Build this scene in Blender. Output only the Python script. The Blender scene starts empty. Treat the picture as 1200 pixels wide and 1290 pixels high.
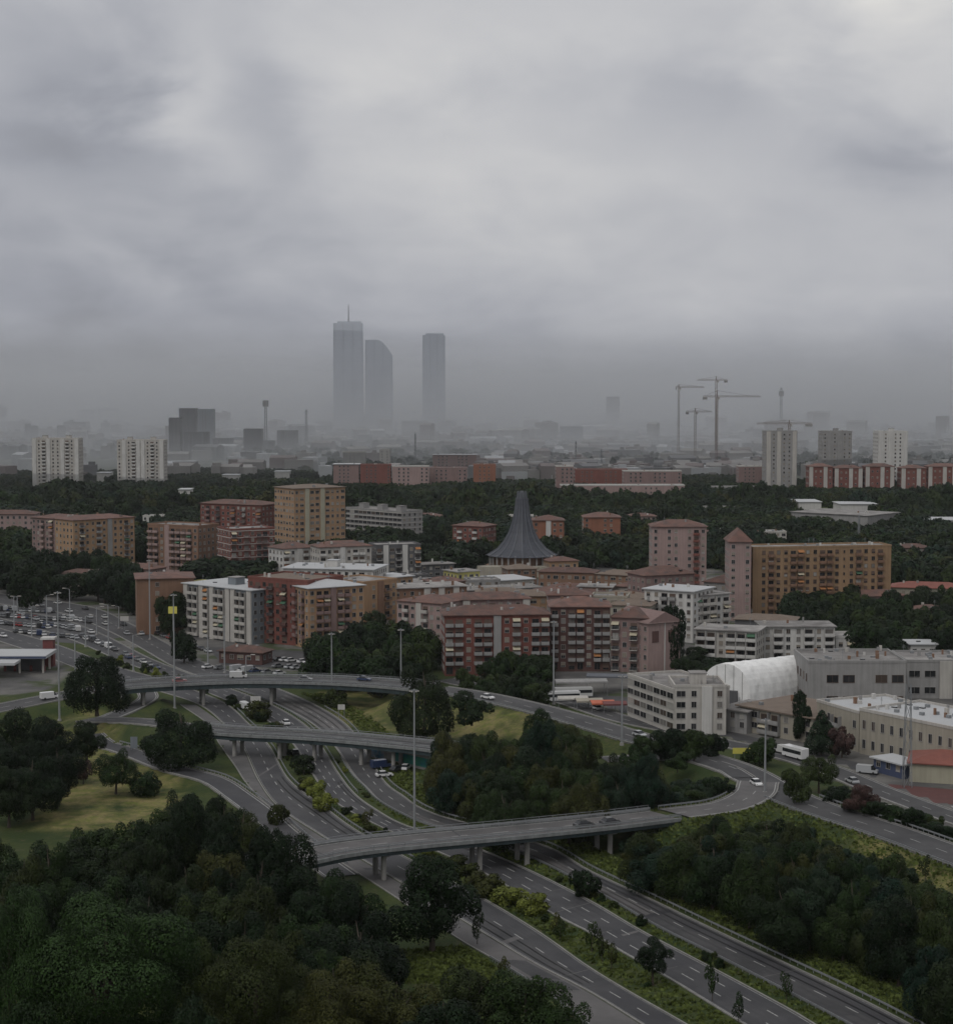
import bpy, bmesh, math, random
import numpy as np
from mathutils import Vector, Matrix, noise as mnoise

random.seed(7)
RNG = np.random.default_rng(11)
SC = bpy.context.scene
COL = SC.collection

# ------------------------------------------------------------------ camera
CAM_H = 95.0
FPX = 2300.0            # focal length in photograph pixels (1200 wide)
Y_HOR = 484.0
PITCH = math.atan((645.0 - Y_HOR) / FPX)
cam_d = bpy.data.cameras.new('camera')
cam_d.sensor_fit = 'HORIZONTAL'
cam_d.sensor_width = 36.0
cam_d.lens = FPX / 1200.0 * 36.0
cam_d.clip_start = 1.0
cam_d.clip_end = 80000.0
cam = bpy.data.objects.new('camera', cam_d)
COL.objects.link(cam)
cam.location = (0, 0, CAM_H)
cam.rotation_euler = (math.pi / 2 - PITCH, 0, 0)
SC.camera = cam

# ------------------------------------------------------------------ view / sampling
SC.view_settings.view_transform = 'Standard'
SC.view_settings.look = 'None'
SC.view_settings.gamma = 1.0
SC.view_settings.use_curve_mapping = False
SC.view_settings.exposure = 0.0
SC.render.engine = 'CYCLES'
SC.cycles.max_bounces = 8
SC.cycles.diffuse_bounces = 2
SC.cycles.glossy_bounces = 2
SC.cycles.transmission_bounces = 2
SC.cycles.volume_bounces = 7
SC.cycles.transparent_max_bounces = 4
SC.cycles.use_denoising = True
SC.cycles.caustics_reflective = False
SC.cycles.caustics_refractive = False

# ------------------------------------------------------------------ world: overcast sky over a Nishita base
SUN_EL, SUN_AZ = math.radians(50), math.radians(215)
world = bpy.data.worlds.new('World')
SC.world = world
world.use_nodes = True
wt = world.node_tree
wt.nodes.clear()

def wn(kind, **kw):
    n = wt.nodes.new(kind)
    for k, v in kw.items():
        setattr(n, k, v)
    return n

def wmath(op, a, b=None, c=None):
    n = wn('ShaderNodeMath', operation=op)
    for i, v in enumerate((a, b, c)):
        if v is None:
            continue
        if isinstance(v, (int, float)):
            n.inputs[i].default_value = v
        else:
            wt.links.new(v, n.inputs[i])
    return n.outputs[0]

SKY_GAIN = 1.68
w_out = wn('ShaderNodeOutputWorld')
w_bg = wn('ShaderNodeBackground')
w_bg.inputs['Strength'].default_value = 0.10
nish = wn('ShaderNodeTexSky')
nish.sky_type = 'NISHITA'
nish.sun_disc = False
nish.sun_elevation = SUN_EL
nish.sun_rotation = SUN_AZ
nish.air_density = 1.4
nish.dust_density = 4.0
tc = wn('ShaderNodeTexCoord')
sep = wn('ShaderNodeSeparateXYZ')
wt.links.new(tc.outputs['Generated'], sep.inputs[0])
dz = wmath('MAXIMUM', sep.outputs[2], 0.0)
den = wmath('ADD', dz, 0.42)
cu = wmath('DIVIDE', sep.outputs[0], den)
cv = wmath('DIVIDE', sep.outputs[1], den)
comb = wn('ShaderNodeCombineXYZ')
wt.links.new(cu, comb.inputs[0])
wt.links.new(cv, comb.inputs[1])
comb.inputs[2].default_value = 3.7

def wnoise(scale, detail, rough, dist, off=0.0):
    mp = wn('ShaderNodeMapping')
    mp.inputs['Location'].default_value = (off, off * 0.7, off * 0.3)
    wt.links.new(comb.outputs[0], mp.inputs['Vector'])
    n = wn('ShaderNodeTexNoise')
    n.inputs['Scale'].default_value = scale
    n.inputs['Detail'].default_value = detail
    n.inputs['Roughness'].default_value = rough
    n.inputs['Distortion'].default_value = dist
    wt.links.new(mp.outputs[0], n.inputs['Vector'])
    return n.outputs[0]

n_big = wnoise(2.3, 4, 0.5, 0.3, 1.3)
n_mid = wnoise(6.0, 6, 0.5, 0.35, 4.1)
n_fine = wnoise(15.0, 7, 0.55, 0.5, 7.7)
# tangent-plane coordinates (east and up over north) place single cloud masses; they warp with the noise
ny = wmath('MAXIMUM', sep.outputs[1], 0.05)
az = wmath('DIVIDE', sep.outputs[0], ny)
el = wmath('DIVIDE', sep.outputs[2], ny)
warp = wmath('MULTIPLY', wmath('SUBTRACT', n_mid, 0.5), 0.10)
warp2 = wmath('MULTIPLY', wmath('SUBTRACT', n_big, 0.5), 0.12)
azw = wmath('ADD', az, wmath('ADD', warp, warp2))
elw = wmath('ADD', el, wmath('MULTIPLY', warp, 0.8))

def cloud_mass(a0, e0, sa, se, amp):
    p = wmath('POWER', wmath('ABSOLUTE', wmath('DIVIDE', wmath('SUBTRACT', azw, a0), sa)), 2.0)
    q = wmath('POWER', wmath('ABSOLUTE', wmath('DIVIDE', wmath('SUBTRACT', elw, e0), se)), 2.0)
    g = wmath('EXPONENT', wmath('MULTIPLY', wmath('ADD', p, q), -1.0))
    return wmath('MULTIPLY', g, amp)

def blob_px(px, py, wx, wy, amp):
    return cloud_mass((px - 600) / FPX, (Y_HOR - py) / FPX, wx / FPX, wy / FPX, amp)

lum = wmath('MULTIPLY_ADD', n_big, 0.24, 0.90)
lum = wmath('ADD', lum, wmath('MULTIPLY', wmath('SUBTRACT', n_mid, 0.5), 0.42))
lum = wmath('ADD', lum, wmath('MULTIPLY', wmath('SUBTRACT', n_fine, 0.5), 0.09))
for b in [(1110, -30, 150, 80, 0.42), (205, 120, 42, 70, 0.16), (240, 190, 70, 60, 0.10), (70, 175, 130, 60, -0.26),
          (320, 130, 70, 110, -0.16), (30, 70, 200, 100, -0.16), (480, 60, 150, 50, 0.08), (1140, 210, 120, 42, -0.26), (900, 120, 120, 30, -0.12), (660, 190, 120, 40, 0.08), (700, 60, 200, 60, 0.08),
          (850, 160, 260, 40, -0.10), (620, 250, 380, 120, 0.10), (1000, 390, 380, 90, 0.12), (60, 400, 330, 190, -0.16)]:
    lum = wmath('ADD', lum, blob_px(*b))
lum = wmath('ADD', lum, wmath('MULTIPLY', wmath('EXPONENT', wmath('MULTIPLY', dz, -10.0)), -0.40))
lum = wmath('ADD', lum, wmath('MULTIPLY', wmath('EXPONENT', wmath('MULTIPLY', dz, -34.0)), -0.12))
lum = wmath('MAXIMUM', lum, 0.25)
# cool tint where the cloud is thick, neutral where thin
tint = wn('ShaderNodeMixRGB')
tint.inputs[1].default_value = (0.93, 0.965, 1.085, 1)
tint.inputs[2].default_value = (1.0, 0.987, 0.962, 1)
wt.links.new(wmath('MULTIPLY_ADD', lum, 1.6, -1.0), tint.inputs[0])
tint.use_clamp = False
mul = wn('ShaderNodeMixRGB', blend_type='MULTIPLY')
mul.inputs[0].default_value = 1.0
gl = wmath('MULTIPLY', lum, 3.35 * SKY_GAIN)
cg = wn('ShaderNodeCombineXYZ')
for i in range(3):
    wt.links.new(gl, cg.inputs[i])
clampf = wmath('MINIMUM', wmath('MAXIMUM', wmath('MULTIPLY_ADD', lum, 1.6, -1.0), 0.0), 1.0)
wt.links.new(clampf, tint.inputs[0])
wt.links.new(tint.outputs[0], mul.inputs[1])
wt.links.new(cg.outputs[0], mul.inputs[2])
mixs = wn('ShaderNodeMixRGB')
mixs.inputs[0].default_value = 0.985
wt.links.new(nish.outputs[0], mixs.inputs[1])
wt.links.new(mul.outputs[0], mixs.inputs[2])
wt.links.new(mixs.outputs[0], w_bg.inputs['Color'])
wt.links.new(w_bg.outputs[0], w_out.inputs['Surface'])

# ------------------------------------------------------------------ the sun, diffused by the overcast
sd = bpy.data.lights.new('sun', 'SUN')
sd.energy = 1.0
sd.angle = math.radians(30)
sd.color = (1.0, 0.97, 0.93)
sun = bpy.data.objects.new('sun', sd)
COL.objects.link(sun)
sdir = Vector((math.sin(SUN_AZ) * math.cos(SUN_EL), math.cos(SUN_AZ) * math.cos(SUN_EL), math.sin(SUN_EL)))
sun.rotation_euler = sdir.to_track_quat('Z', 'Y').to_euler()

# ------------------------------------------------------------------ survey helpers: photograph readings to places
CP, SP = math.cos(PITCH), math.sin(PITCH)

def ratio(py):
    v = (py - 645.0) / FPX
    return (-SP - v * CP) / (CP - v * SP)

def G(px, py, z=0.0):
    y = (z - CAM_H) / ratio(py)
    return Vector(((px - 600.0) / FPX * (y * CP + (CAM_H - z) * SP), y, z))

def top_z(P, py):
    return CAM_H + P.y * ratio(py)

def to_px(P):
    dep = P[1] * CP + (CAM_H - P[2]) * SP
    up = P[1] * SP + (P[2] - CAM_H) * CP
    return 600 + P[0] / dep * FPX, 645 - up / dep * FPX

def at_dist(px, y, z=0.0):
    return Vector(((px - 600.0) / FPX * (y * CP + (CAM_H - z) * SP), y, z))

# ------------------------------------------------------------------ materials
def mat(name, col, rough=0.85, var=0.18, scale=0.25, bump=0.0, bscale=2.0, streak=0.0, metal=0.0, obj_var=0.0,
        col2=None, scale2=None, thr=(0.4, 0.65), coat=0.0, spec=None):
    m = bpy.data.materials.new(name)
    m.use_nodes = True
    t = m.node_tree
    bs = t.nodes['Principled BSDF']
    bs.inputs['Roughness'].default_value = rough
    bs.inputs['Metallic'].default_value = metal
    if spec is not None:
        bs.inputs['Specular IOR Level'].default_value = spec
    if coat:
        bs.inputs['Coat Weight'].default_value = coat
    geo = t.nodes.new('ShaderNodeNewGeometry')
    n = t.nodes.new('ShaderNodeTexNoise')
    n.inputs['Scale'].default_value = scale
    n.inputs['Detail'].default_value = 8
    n.inputs['Roughness'].default_value = 0.65
    t.links.new(geo.outputs['Position'], n.inputs['Vector'])
    rgb = t.nodes.new('ShaderNodeRGB')
    rgb.outputs[0].default_value = (*col, 1)
    cur = rgb.outputs[0]
    if col2:
        n2 = t.nodes.new('ShaderNodeTexNoise')
        n2.inputs['Scale'].default_value = scale2 or scale
        n2.inputs['Detail'].default_value = 9
        n2.inputs['Roughness'].default_value = 0.6
        t.links.new(geo.outputs['Position'], n2.inputs['Vector'])
        rp = t.nodes.new('ShaderNodeMapRange')
        rp.inputs[1].default_value = thr[0]
        rp.inputs[2].default_value = thr[1]
        t.links.new(n2.outputs[0], rp.inputs[0])
        mx = t.nodes.new('ShaderNodeMixRGB')
        t.links.new(rp.outputs[0], mx.inputs[0])
        t.links.new(cur, mx.inputs[1])
        mx.inputs[2].default_value = (*col2, 1)
        cur = mx.outputs[0]
    mr = t.nodes.new('ShaderNodeMapRange')
    mr.inputs[1].default_value = 0.25
    mr.inputs[2].default_value = 0.75
    mr.inputs[3].default_value = 1 - var
    mr.inputs[4].default_value = 1 + var
    t.links.new(n.outputs[0], mr.inputs[0])
    fac = mr.outputs[0]

    def mlt(a, b):
        q = t.nodes.new('ShaderNodeMath')
        q.operation = 'MULTIPLY'
        t.links.new(a, q.inputs[0])
        t.links.new(b, q.inputs[1])
        return q.outputs[0]
    if streak:
        mp = t.nodes.new('ShaderNodeMapping')
        mp.inputs['Scale'].default_value = (1.6, 1.6, 0.09)
        t.links.new(geo.outputs['Position'], mp.inputs['Vector'])
        ns = t.nodes.new('ShaderNodeTexNoise')
        ns.inputs['Scale'].default_value = 1.0
        ns.inputs['Detail'].default_value = 5
        t.links.new(mp.outputs[0], ns.inputs['Vector'])
        ms = t.nodes.new('ShaderNodeMapRange')
        ms.inputs[1].default_value = 0.35
        ms.inputs[2].default_value = 0.7
        ms.inputs[3].default_value = 1.0
        ms.inputs[4].default_value = 1 - streak
        t.links.new(ns.outputs[0], ms.inputs[0])
        fac = mlt(fac, ms.outputs[0])
    if obj_var:
        oi = t.nodes.new('ShaderNodeObjectInfo')
        mo = t.nodes.new('ShaderNodeMapRange')
        mo.inputs[3].default_value = 1 - obj_var
        mo.inputs[4].default_value = 1 + obj_var
        t.links.new(oi.outputs['Random'], mo.inputs[0])
        fac = mlt(fac, mo.outputs[0])
    vm = t.nodes.new('ShaderNodeVectorMath')
    vm.operation = 'SCALE'
    t.links.new(cur, vm.inputs[0])
    t.links.new(fac, vm.inputs['Scale'])
    t.links.new(vm.outputs[0], bs.inputs['Base Color'])
    if bump:
        nb = t.nodes.new('ShaderNodeTexNoise')
        nb.inputs['Scale'].default_value = bscale
        nb.inputs['Detail'].default_value = 6
        t.links.new(geo.outputs['Position'], nb.inputs['Vector'])
        b = t.nodes.new('ShaderNodeBump')
        b.inputs['Strength'].default_value = bump
        b.inputs['Distance'].default_value = 0.3
        t.links.new(nb.outputs[0], b.inputs['Height'])
        t.links.new(b.outputs[0], bs.inputs['Normal'])
    return m

M = {}
def defm(k, *a, **kw):
    M[k] = mat(k, *a, **kw)

defm('asphalt', (0.034, 0.034, 0.039), 0.8, 0.3, 0.15, 0.15, 6, col2=(0.056, 0.055, 0.058), scale2=0.06)
defm('old_asphalt', (0.105, 0.10, 0.10), 0.85, 0.2, 0.2, 0.15, 6, col2=(0.07, 0.068, 0.068), scale2=0.09)
defm('mid_asphalt', (0.055, 0.054, 0.056), 0.85, 0.3, 0.2, 0.15, 6, col2=(0.037, 0.037, 0.04), scale2=0.07)
defm('worn_track', (0.024, 0.024, 0.028), 0.7, 0.35, 0.12, col2=(0.042, 0.042, 0.045), scale2=0.05)
defm('concrete', (0.30, 0.29, 0.275), 0.9, 0.18, 0.4, 0.1, 3, streak=0.25)
defm('deck_edge', (0.20, 0.21, 0.21), 0.8, 0.2, 0.5, 0.0, 3, streak=0.3)
defm('teal_steel', (0.028, 0.046, 0.052), 0.6, 0.3, 0.5, streak=0.35)
defm('steel', (0.30, 0.31, 0.32), 0.5, 0.1, 1.0, metal=0.4)
defm('dull_steel', (0.22, 0.23, 0.24), 0.6, 0.15, 1.0, metal=0.3)
defm('crane_paint', (0.14, 0.10, 0.08), 0.6, 0.1, 1.0)
defm('paint_white', (0.29, 0.29, 0.28), 0.7, 0.3, 1.2, col2=(0.12, 0.12, 0.12), scale2=1.5, thr=(0.5, 0.7))
defm('curb', (0.20, 0.195, 0.185), 0.9, 0.25, 0.6)
defm('white_wall', (0.50, 0.49, 0.47), 0.9, 0.1, 0.2, streak=0.18)
defm('offwhite_wall', (0.42, 0.40, 0.37), 0.9, 0.12, 0.2, streak=0.2)
defm('grey_wall', (0.26, 0.255, 0.25), 0.9, 0.14, 0.2, streak=0.2)
defm('blue_grey_wall', (0.17, 0.19, 0.21), 0.85, 0.12, 0.2, streak=0.15)
defm('dark_wall', (0.09, 0.09, 0.095), 0.85, 0.15, 0.2, streak=0.15)
defm('beige_wall', (0.31, 0.285, 0.235), 0.9, 0.12, 0.2, streak=0.18)
defm('cream_wall', (0.36, 0.34, 0.26), 0.9, 0.1, 0.2, streak=0.15)
defm('yellow_wall', (0.46, 0.42, 0.14), 0.9, 0.1, 0.2, streak=0.15)
defm('ochre_wall', (0.27, 0.175, 0.10), 0.9, 0.12, 0.15, streak=0.2)
defm('tan_wall', (0.34, 0.215, 0.125), 0.9, 0.12, 0.15, streak=0.2)
defm('brown_wall', (0.20, 0.115, 0.075), 0.9, 0.14, 0.15, streak=0.2)
defm('pink_wall', (0.30, 0.215, 0.20), 0.9, 0.12, 0.15, streak=0.2)
defm('dusky_pink_wall', (0.215, 0.145, 0.135), 0.9, 0.12, 0.15, streak=0.2)
defm('brick', (0.165, 0.058, 0.045), 0.9, 0.15, 0.2, bump=0.1, bscale=8, streak=0.2)
defm('dark_brick', (0.095, 0.048, 0.042), 0.9, 0.15, 0.2, bump=0.1, bscale=8, streak=0.2)
defm('orange_brick', (0.235, 0.098, 0.058), 0.9, 0.15, 0.2, bump=0.1, bscale=8, streak=0.2)
defm('tile_roof', (0.135, 0.070, 0.055), 0.9, 0.25, 0.35, bump=0.4, bscale=4, col2=(0.085, 0.055, 0.048), scale2=0.3, obj_var=0.2)
defm('red_roof', (0.19, 0.065, 0.048), 0.85, 0.2, 0.35, bump=0.3, bscale=4)
defm('brown_roof', (0.15, 0.115, 0.09), 0.9, 0.2, 0.3, bump=0.3, bscale=4)
defm('white_roof', (0.40, 0.41, 0.42), 0.7, 0.12, 0.12, bump=0.05, col2=(0.33, 0.33, 0.33), scale2=0.12, thr=(0.5, 0.75))
defm('gravel_roof', (0.17, 0.16, 0.155), 0.95, 0.25, 0.2, bump=0.4, bscale=5, col2=(0.27, 0.26, 0.25), scale2=0.1, obj_var=0.2)
defm('slate_roof', (0.048, 0.053, 0.068), 0.6, 0.25, 0.5, streak=0.3)
defm('slate_light', (0.085, 0.092, 0.108), 0.6, 0.2, 0.5)
defm('tarp_white', (0.74, 0.74, 0.73), 0.7, 0.14, 0.3, bump=0.15, bscale=0.8, col2=(0.52, 0.52, 0.51), scale2=0.35, thr=(0.5, 0.8))
defm('blue_panel', (0.05, 0.065, 0.12), 0.6, 0.15, 0.5)
defm('green_paint', (0.03, 0.22, 0.14), 0.7, 0.3, 0.6, col2=(0.02, 0.14, 0.20), scale2=0.5)
defm('blue_paint', (0.05, 0.16, 0.25), 0.7, 0.4, 0.8, col2=(0.25, 0.25, 0.27), scale2=0.7)
defm('orange_paint', (0.42, 0.10, 0.045), 0.6, 0.2, 0.8)
defm('red_paint', (0.13, 0.03, 0.028), 0.6, 0.2, 0.8)
defm('yellow_paint', (0.55, 0.50, 0.10), 0.6, 0.1, 0.8)
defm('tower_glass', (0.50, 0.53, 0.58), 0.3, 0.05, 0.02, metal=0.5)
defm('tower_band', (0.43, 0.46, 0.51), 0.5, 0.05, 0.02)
defm('bark', (0.055, 0.042, 0.032), 0.95, 0.3, 2.0)
defm('rubber', (0.02, 0.02, 0.02), 0.9, 0.1, 1)
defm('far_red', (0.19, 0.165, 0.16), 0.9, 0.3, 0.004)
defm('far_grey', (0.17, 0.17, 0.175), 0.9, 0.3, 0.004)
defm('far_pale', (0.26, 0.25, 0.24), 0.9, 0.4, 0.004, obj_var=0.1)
defm('window_frame', (0.30, 0.29, 0.28), 0.7, 0.1, 1)
defm('brown_frame', (0.10, 0.065, 0.05), 0.7, 0.1, 1)
defm('shutter', (0.20, 0.17, 0.135), 0.8, 0.1, 1)
defm('awning_green', (0.05, 0.12, 0.07), 0.8, 0.2, 1)
defm('awning_orange', (0.32, 0.14, 0.05), 0.8, 0.2, 1)
defm('awning_cream', (0.42, 0.38, 0.28), 0.8, 0.2, 1)
defm('red_court', (0.085, 0.03, 0.027), 0.9, 0.2, 0.4)

def pane_mat():
    m = bpy.data.materials.new('window_pane')
    m.use_nodes = True
    t = m.node_tree
    bs = t.nodes['Principled BSDF']
    oi = t.nodes.new('ShaderNodeObjectInfo')
    r = t.nodes.new('ShaderNodeValToRGB')
    cr = r.color_ramp
    cr.interpolation = 'CONSTANT'
    cr.elements[0].position = 0.0
    cr.elements[0].color = (0.012, 0.013, 0.016, 1)
    for p, c in ((0.5, (0.025, 0.025, 0.028)), (0.74, (0.06, 0.045, 0.038)), (0.86, (0.16, 0.15, 0.14)), (0.93, (0.30, 0.29, 0.27))):
        e = cr.elements.new(p)
        e.color = (*c, 1)
    cr.elements[-1].color = (0.30, 0.29, 0.27, 1)
    t.links.new(oi.outputs['Random'], r.inputs[0])
    t.links.new(r.outputs[0], bs.inputs['Base Color'])
    bs.inputs['Roughness'].default_value = 0.2
    return m
M['pane'] = pane_mat()
defm('dark_glass', (0.018, 0.02, 0.024), 0.15, 0.2, 0.5)

def leaf_mat(name, c1, c2, c3):
    """leaf colour: differs from tree to tree, and from branch to branch"""
    m = bpy.data.materials.new(name)
    m.use_nodes = True
    t = m.node_tree
    bs = t.nodes['Principled BSDF']
    bs.inputs['Roughness'].default_value = 0.6
    bs.inputs['Specular IOR Level'].default_value = 0.12
    oi = t.nodes.new('ShaderNodeObjectInfo')
    r = t.nodes.new('ShaderNodeValToRGB')
    cr = r.color_ramp
    cr.elements[0].color = (*c1, 1)
    cr.elements[1].color = (*c3, 1)
    e = cr.elements.new(0.5)
    e.color = (*c2, 1)
    t.links.new(oi.outputs['Random'], r.inputs[0])
    geo = t.nodes.new('ShaderNodeNewGeometry')
    n = t.nodes.new('ShaderNodeTexNoise')
    n.inputs['Scale'].default_value = 0.55
    n.inputs['Detail'].default_value = 5
    t.links.new(geo.outputs['Position'], n.inputs['Vector'])
    mr = t.nodes.new('ShaderNodeMapRange')
    mr.inputs[1].default_value = 0.3
    mr.inputs[2].default_value = 0.72
    mr.inputs[3].default_value = 0.55
    mr.inputs[4].default_value = 1.6
    t.links.new(n.outputs[0], mr.inputs[0])
    vm = t.nodes.new('ShaderNodeVectorMath')
    vm.operation = 'SCALE'
    t.links.new(r.outputs[0], vm.inputs[0])
    t.links.new(mr.outputs[0], vm.inputs['Scale'])
    t.links.new(vm.outputs[0], bs.inputs['Base Color'])
    return m
M['leaf_dark'] = leaf_mat('leaf_dark', (0.0045, 0.0107, 0.0040), (0.0071, 0.0161, 0.0053), (0.0125, 0.0205, 0.0063))
M['leaf_mid'] = leaf_mat('leaf_mid', (0.0086, 0.0199, 0.0057), (0.0143, 0.0285, 0.0076), (0.0228, 0.0342, 0.0086))
M['leaf_olive'] = leaf_mat('leaf_olive', (0.0162, 0.0238, 0.0067), (0.0247, 0.0323, 0.0086), (0.0371, 0.0389, 0.0104))
M['leaf_blue'] = leaf_mat('leaf_blue', (0.0055, 0.0166, 0.0101), (0.0092, 0.0221, 0.0120), (0.0129, 0.0239, 0.0111))
M['leaf_fresh'] = leaf_mat('leaf_fresh', (0.0144, 0.0331, 0.0101), (0.0173, 0.0374, 0.0101), (0.0202, 0.0403, 0.0108))
M['leaf_yellow'] = leaf_mat('leaf_yellow', (0.09, 0.112, 0.02), (0.112, 0.128, 0.024), (0.10, 0.118, 0.026))
M['leaf_red'] = leaf_mat('leaf_red', (0.045, 0.028, 0.026), (0.055, 0.03, 0.026), (0.05, 0.035, 0.025))

M['leaf_grass'] = leaf_mat('leaf_grass', (0.066, 0.090, 0.024), (0.072, 0.094, 0.024), (0.078, 0.096, 0.026))

def paint_mat():
    m = bpy.data.materials.new('car_paint')
    m.use_nodes = True
    t = m.node_tree
    bs = t.nodes['Principled BSDF']
    oi = t.nodes.new('ShaderNodeObjectInfo')
    t.links.new(oi.outputs['Color'], bs.inputs['Base Color'])
    bs.inputs['Roughness'].default_value = 0.35
    bs.inputs['Coat Weight'].default_value = 0.5
    return m
M['car_paint'] = paint_mat()

# ------------------------------------------------------------------ mesh helpers
class MB:
    def __init__(s):
        s.v, s.f, s.m = [], [], []

    def poly(s, pts, mi=0):
        b = len(s.v)
        s.v.extend([tuple(p) for p in pts])
        s.f.append(tuple(range(b, b + len(pts))))
        s.m.append(mi)

    def box(s, x0, y0, z0, x1, y1, z1, mi=0):
        b = len(s.v)
        s.v += [(x0, y0, z0), (x1, y0, z0), (x1, y1, z0), (x0, y1, z0), (x0, y0, z1), (x1, y0, z1), (x1, y1, z1), (x0, y1, z1)]
        for q in ((0, 3, 2, 1), (4, 5, 6, 7), (0, 1, 5, 4), (1, 2, 6, 5), (2, 3, 7, 6), (3, 0, 4, 7)):
            s.f.append(tuple(b + i for i in q))
            s.m.append(mi)

    def bar(s, p, q, w, h=None, mi=0):
        """box beam between two points"""
        p, q = Vector(p), Vector(q)
        h = h or w
        d = (q - p)
        if d.length < 1e-6:
            return
        d.normalize()
        up = Vector((0, 0, 1)) if abs(d.z) < 0.95 else Vector((1, 0, 0))
        r = d.cross(up).normalized()
        u = r.cross(d).normalized()
        b = len(s.v)
        for c in (p, q):
            for a, e in ((-1, -1), (1, -1), (1, 1), (-1, 1)):
                s.v.append(tuple(c + r * (a * w / 2) + u * (e * h / 2)))
        for f in ((0, 1, 2, 3), (7, 6, 5, 4), (0, 4, 5, 1), (1, 5, 6, 2), (2, 6, 7, 3), (3, 7, 4, 0)):
            s.f.append(tuple(b + i for i in f))
            s.m.append(mi)

    def tube(s, pts, rads, n=8, mi=0, cap=True):
        b0 = len(s.v)
        pts = [Vector(p) for p in pts]
        for i, p in enumerate(pts):
            d = (pts[min(i + 1, len(pts) - 1)] - pts[max(i - 1, 0)]).normalized()
            up = Vector((0, 0, 1)) if abs(d.z) < 0.95 else Vector((1, 0, 0))
            r = d.cross(up).normalized()
            u = r.cross(d)
            for k in range(n):
                a = 2 * math.pi * k / n
                s.v.append(tuple(p + (r * math.cos(a) + u * math.sin(a)) * rads[i]))
        for i in range(len(pts) - 1):
            for k in range(n):
                a, b = b0 + i * n + k, b0 + i * n + (k + 1) % n
                s.f.append((a, b, b + n, a + n))
                s.m.append(mi)
        if cap:
            s.f.append(tuple(b0 + k for k in range(n))[::-1])
            s.m.append(mi)
            s.f.append(tuple(b0 + (len(pts) - 1) * n + k for k in range(n)))
            s.m.append(mi)

    def mesh(s, name, mats):
        me = bpy.data.meshes.new(name)
        me.from_pydata(s.v, [], s.f)
        for m in (mats if isinstance(mats, (list, tuple)) else [mats]):
            me.materials.append(m)
        if any(s.m):
            me.polygons.foreach_set('material_index', s.m)
        me.update()
        return me

    def build(s, name, mats, parent=None, loc=None):
        return link(name, s.mesh(name, mats), parent, loc)

def link(name, me, parent=None, loc=None, rz=None, scale=None):
    o = bpy.data.objects.new(name, me)
    COL.objects.link(o)
    if parent is not None:
        o.parent = parent
    if loc is not None:
        o.location = loc
    if rz is not None:
        o.rotation_euler = (0, 0, rz)
    if scale is not None:
        o.scale = scale
    return o

def empty(name, loc, rz=0.0):
    o = bpy.data.objects.new(name, None)
    COL.objects.link(o)
    o.location = loc
    o.rotation_euler = (0, 0, rz)
    o.empty_display_size = 1
    return o

def tag(o, label=None, cat=None, group=None, kind=None):
    if label:
        o['label'] = label
    if cat:
        o['category'] = cat
    if group:
        o['group'] = group
    if kind:
        o['kind'] = kind
    return o

ONES = ['first', 'second', 'third', 'fourth', 'fifth', 'sixth', 'seventh', 'eighth', 'ninth', 'tenth', 'eleventh',
        'twelfth', 'thirteenth', 'fourteenth', 'fifteenth', 'sixteenth', 'seventeenth', 'eighteenth', 'nineteenth']
TENS = ['', '', 'twenty', 'thirty', 'forty', 'fifty', 'sixty', 'seventy', 'eighty', 'ninety']
def ordinal(n):
    if n < 20:
        return ONES[n - 1]
    t, u = divmod(n, 10)
    if u == 0:
        return TENS[t][:-1] + 'ieth'
    return TENS[t] + '-' + ONES[u - 1]

def label_in_order(objs, fmt, single=None):
    """objs: things alike; label them from left to right as the photograph shows them"""
    objs = sorted(objs, key=lambda o: to_px(o.location)[0])
    n = len(objs)
    for i, o in enumerate(objs):
        if n == 1 and single:
            o['label'] = single
        elif n == 1:
            o['label'] = fmt.replace('{} ', '').replace('from the left ', '').replace(' from the left', '')
        else:
            o['label'] = fmt.format('leftmost' if i == 0 else ('rightmost' if i == n - 1 else ordinal(i + 1) + ' from the left'))

def catmull(pts, step):
    """resample a polyline of vectors smoothly"""
    P = [Vector(p) for p in pts]
    P = [P[0] * 2 - P[1]] + P + [P[-1] * 2 - P[-2]]
    out = []
    for i in range(1, len(P) - 2):
        n = max(2, int((P[i + 1] - P[i]).length / step))
        for k in range(n):
            t = k / n
            a, b, c, d = P[i - 1], P[i], P[i + 1], P[i + 2]
            out.append(0.5 * ((2 * b) + (c - a) * t + (2 * a - 5 * b + 4 * c - d) * t * t + (3 * b - a - 3 * c + d) * t ** 3))
    out.append(P[-2])
    return out

def resample_n(pts, n):
    P = catmull(pts, 3.0)
    L = [0.0]
    for a, b in zip(P, P[1:]):
        L.append(L[-1] + (b - a).length)
    out = []
    j = 0
    for i in range(n):
        t = L[-1] * i / (n - 1)
        while j < len(L) - 2 and L[j + 1] < t:
            j += 1
        f = (t - L[j]) / max(1e-6, L[j + 1] - L[j])
        out.append(P[j].lerp(P[j + 1], min(1, f)))
    return out

# ================================================================== ROADS (surveyed on the ground plane)
def px_path(lst, z=0.0):
    return [G(p[0], p[1], p[2] if len(p) > 2 else z) for p in lst]

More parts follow.
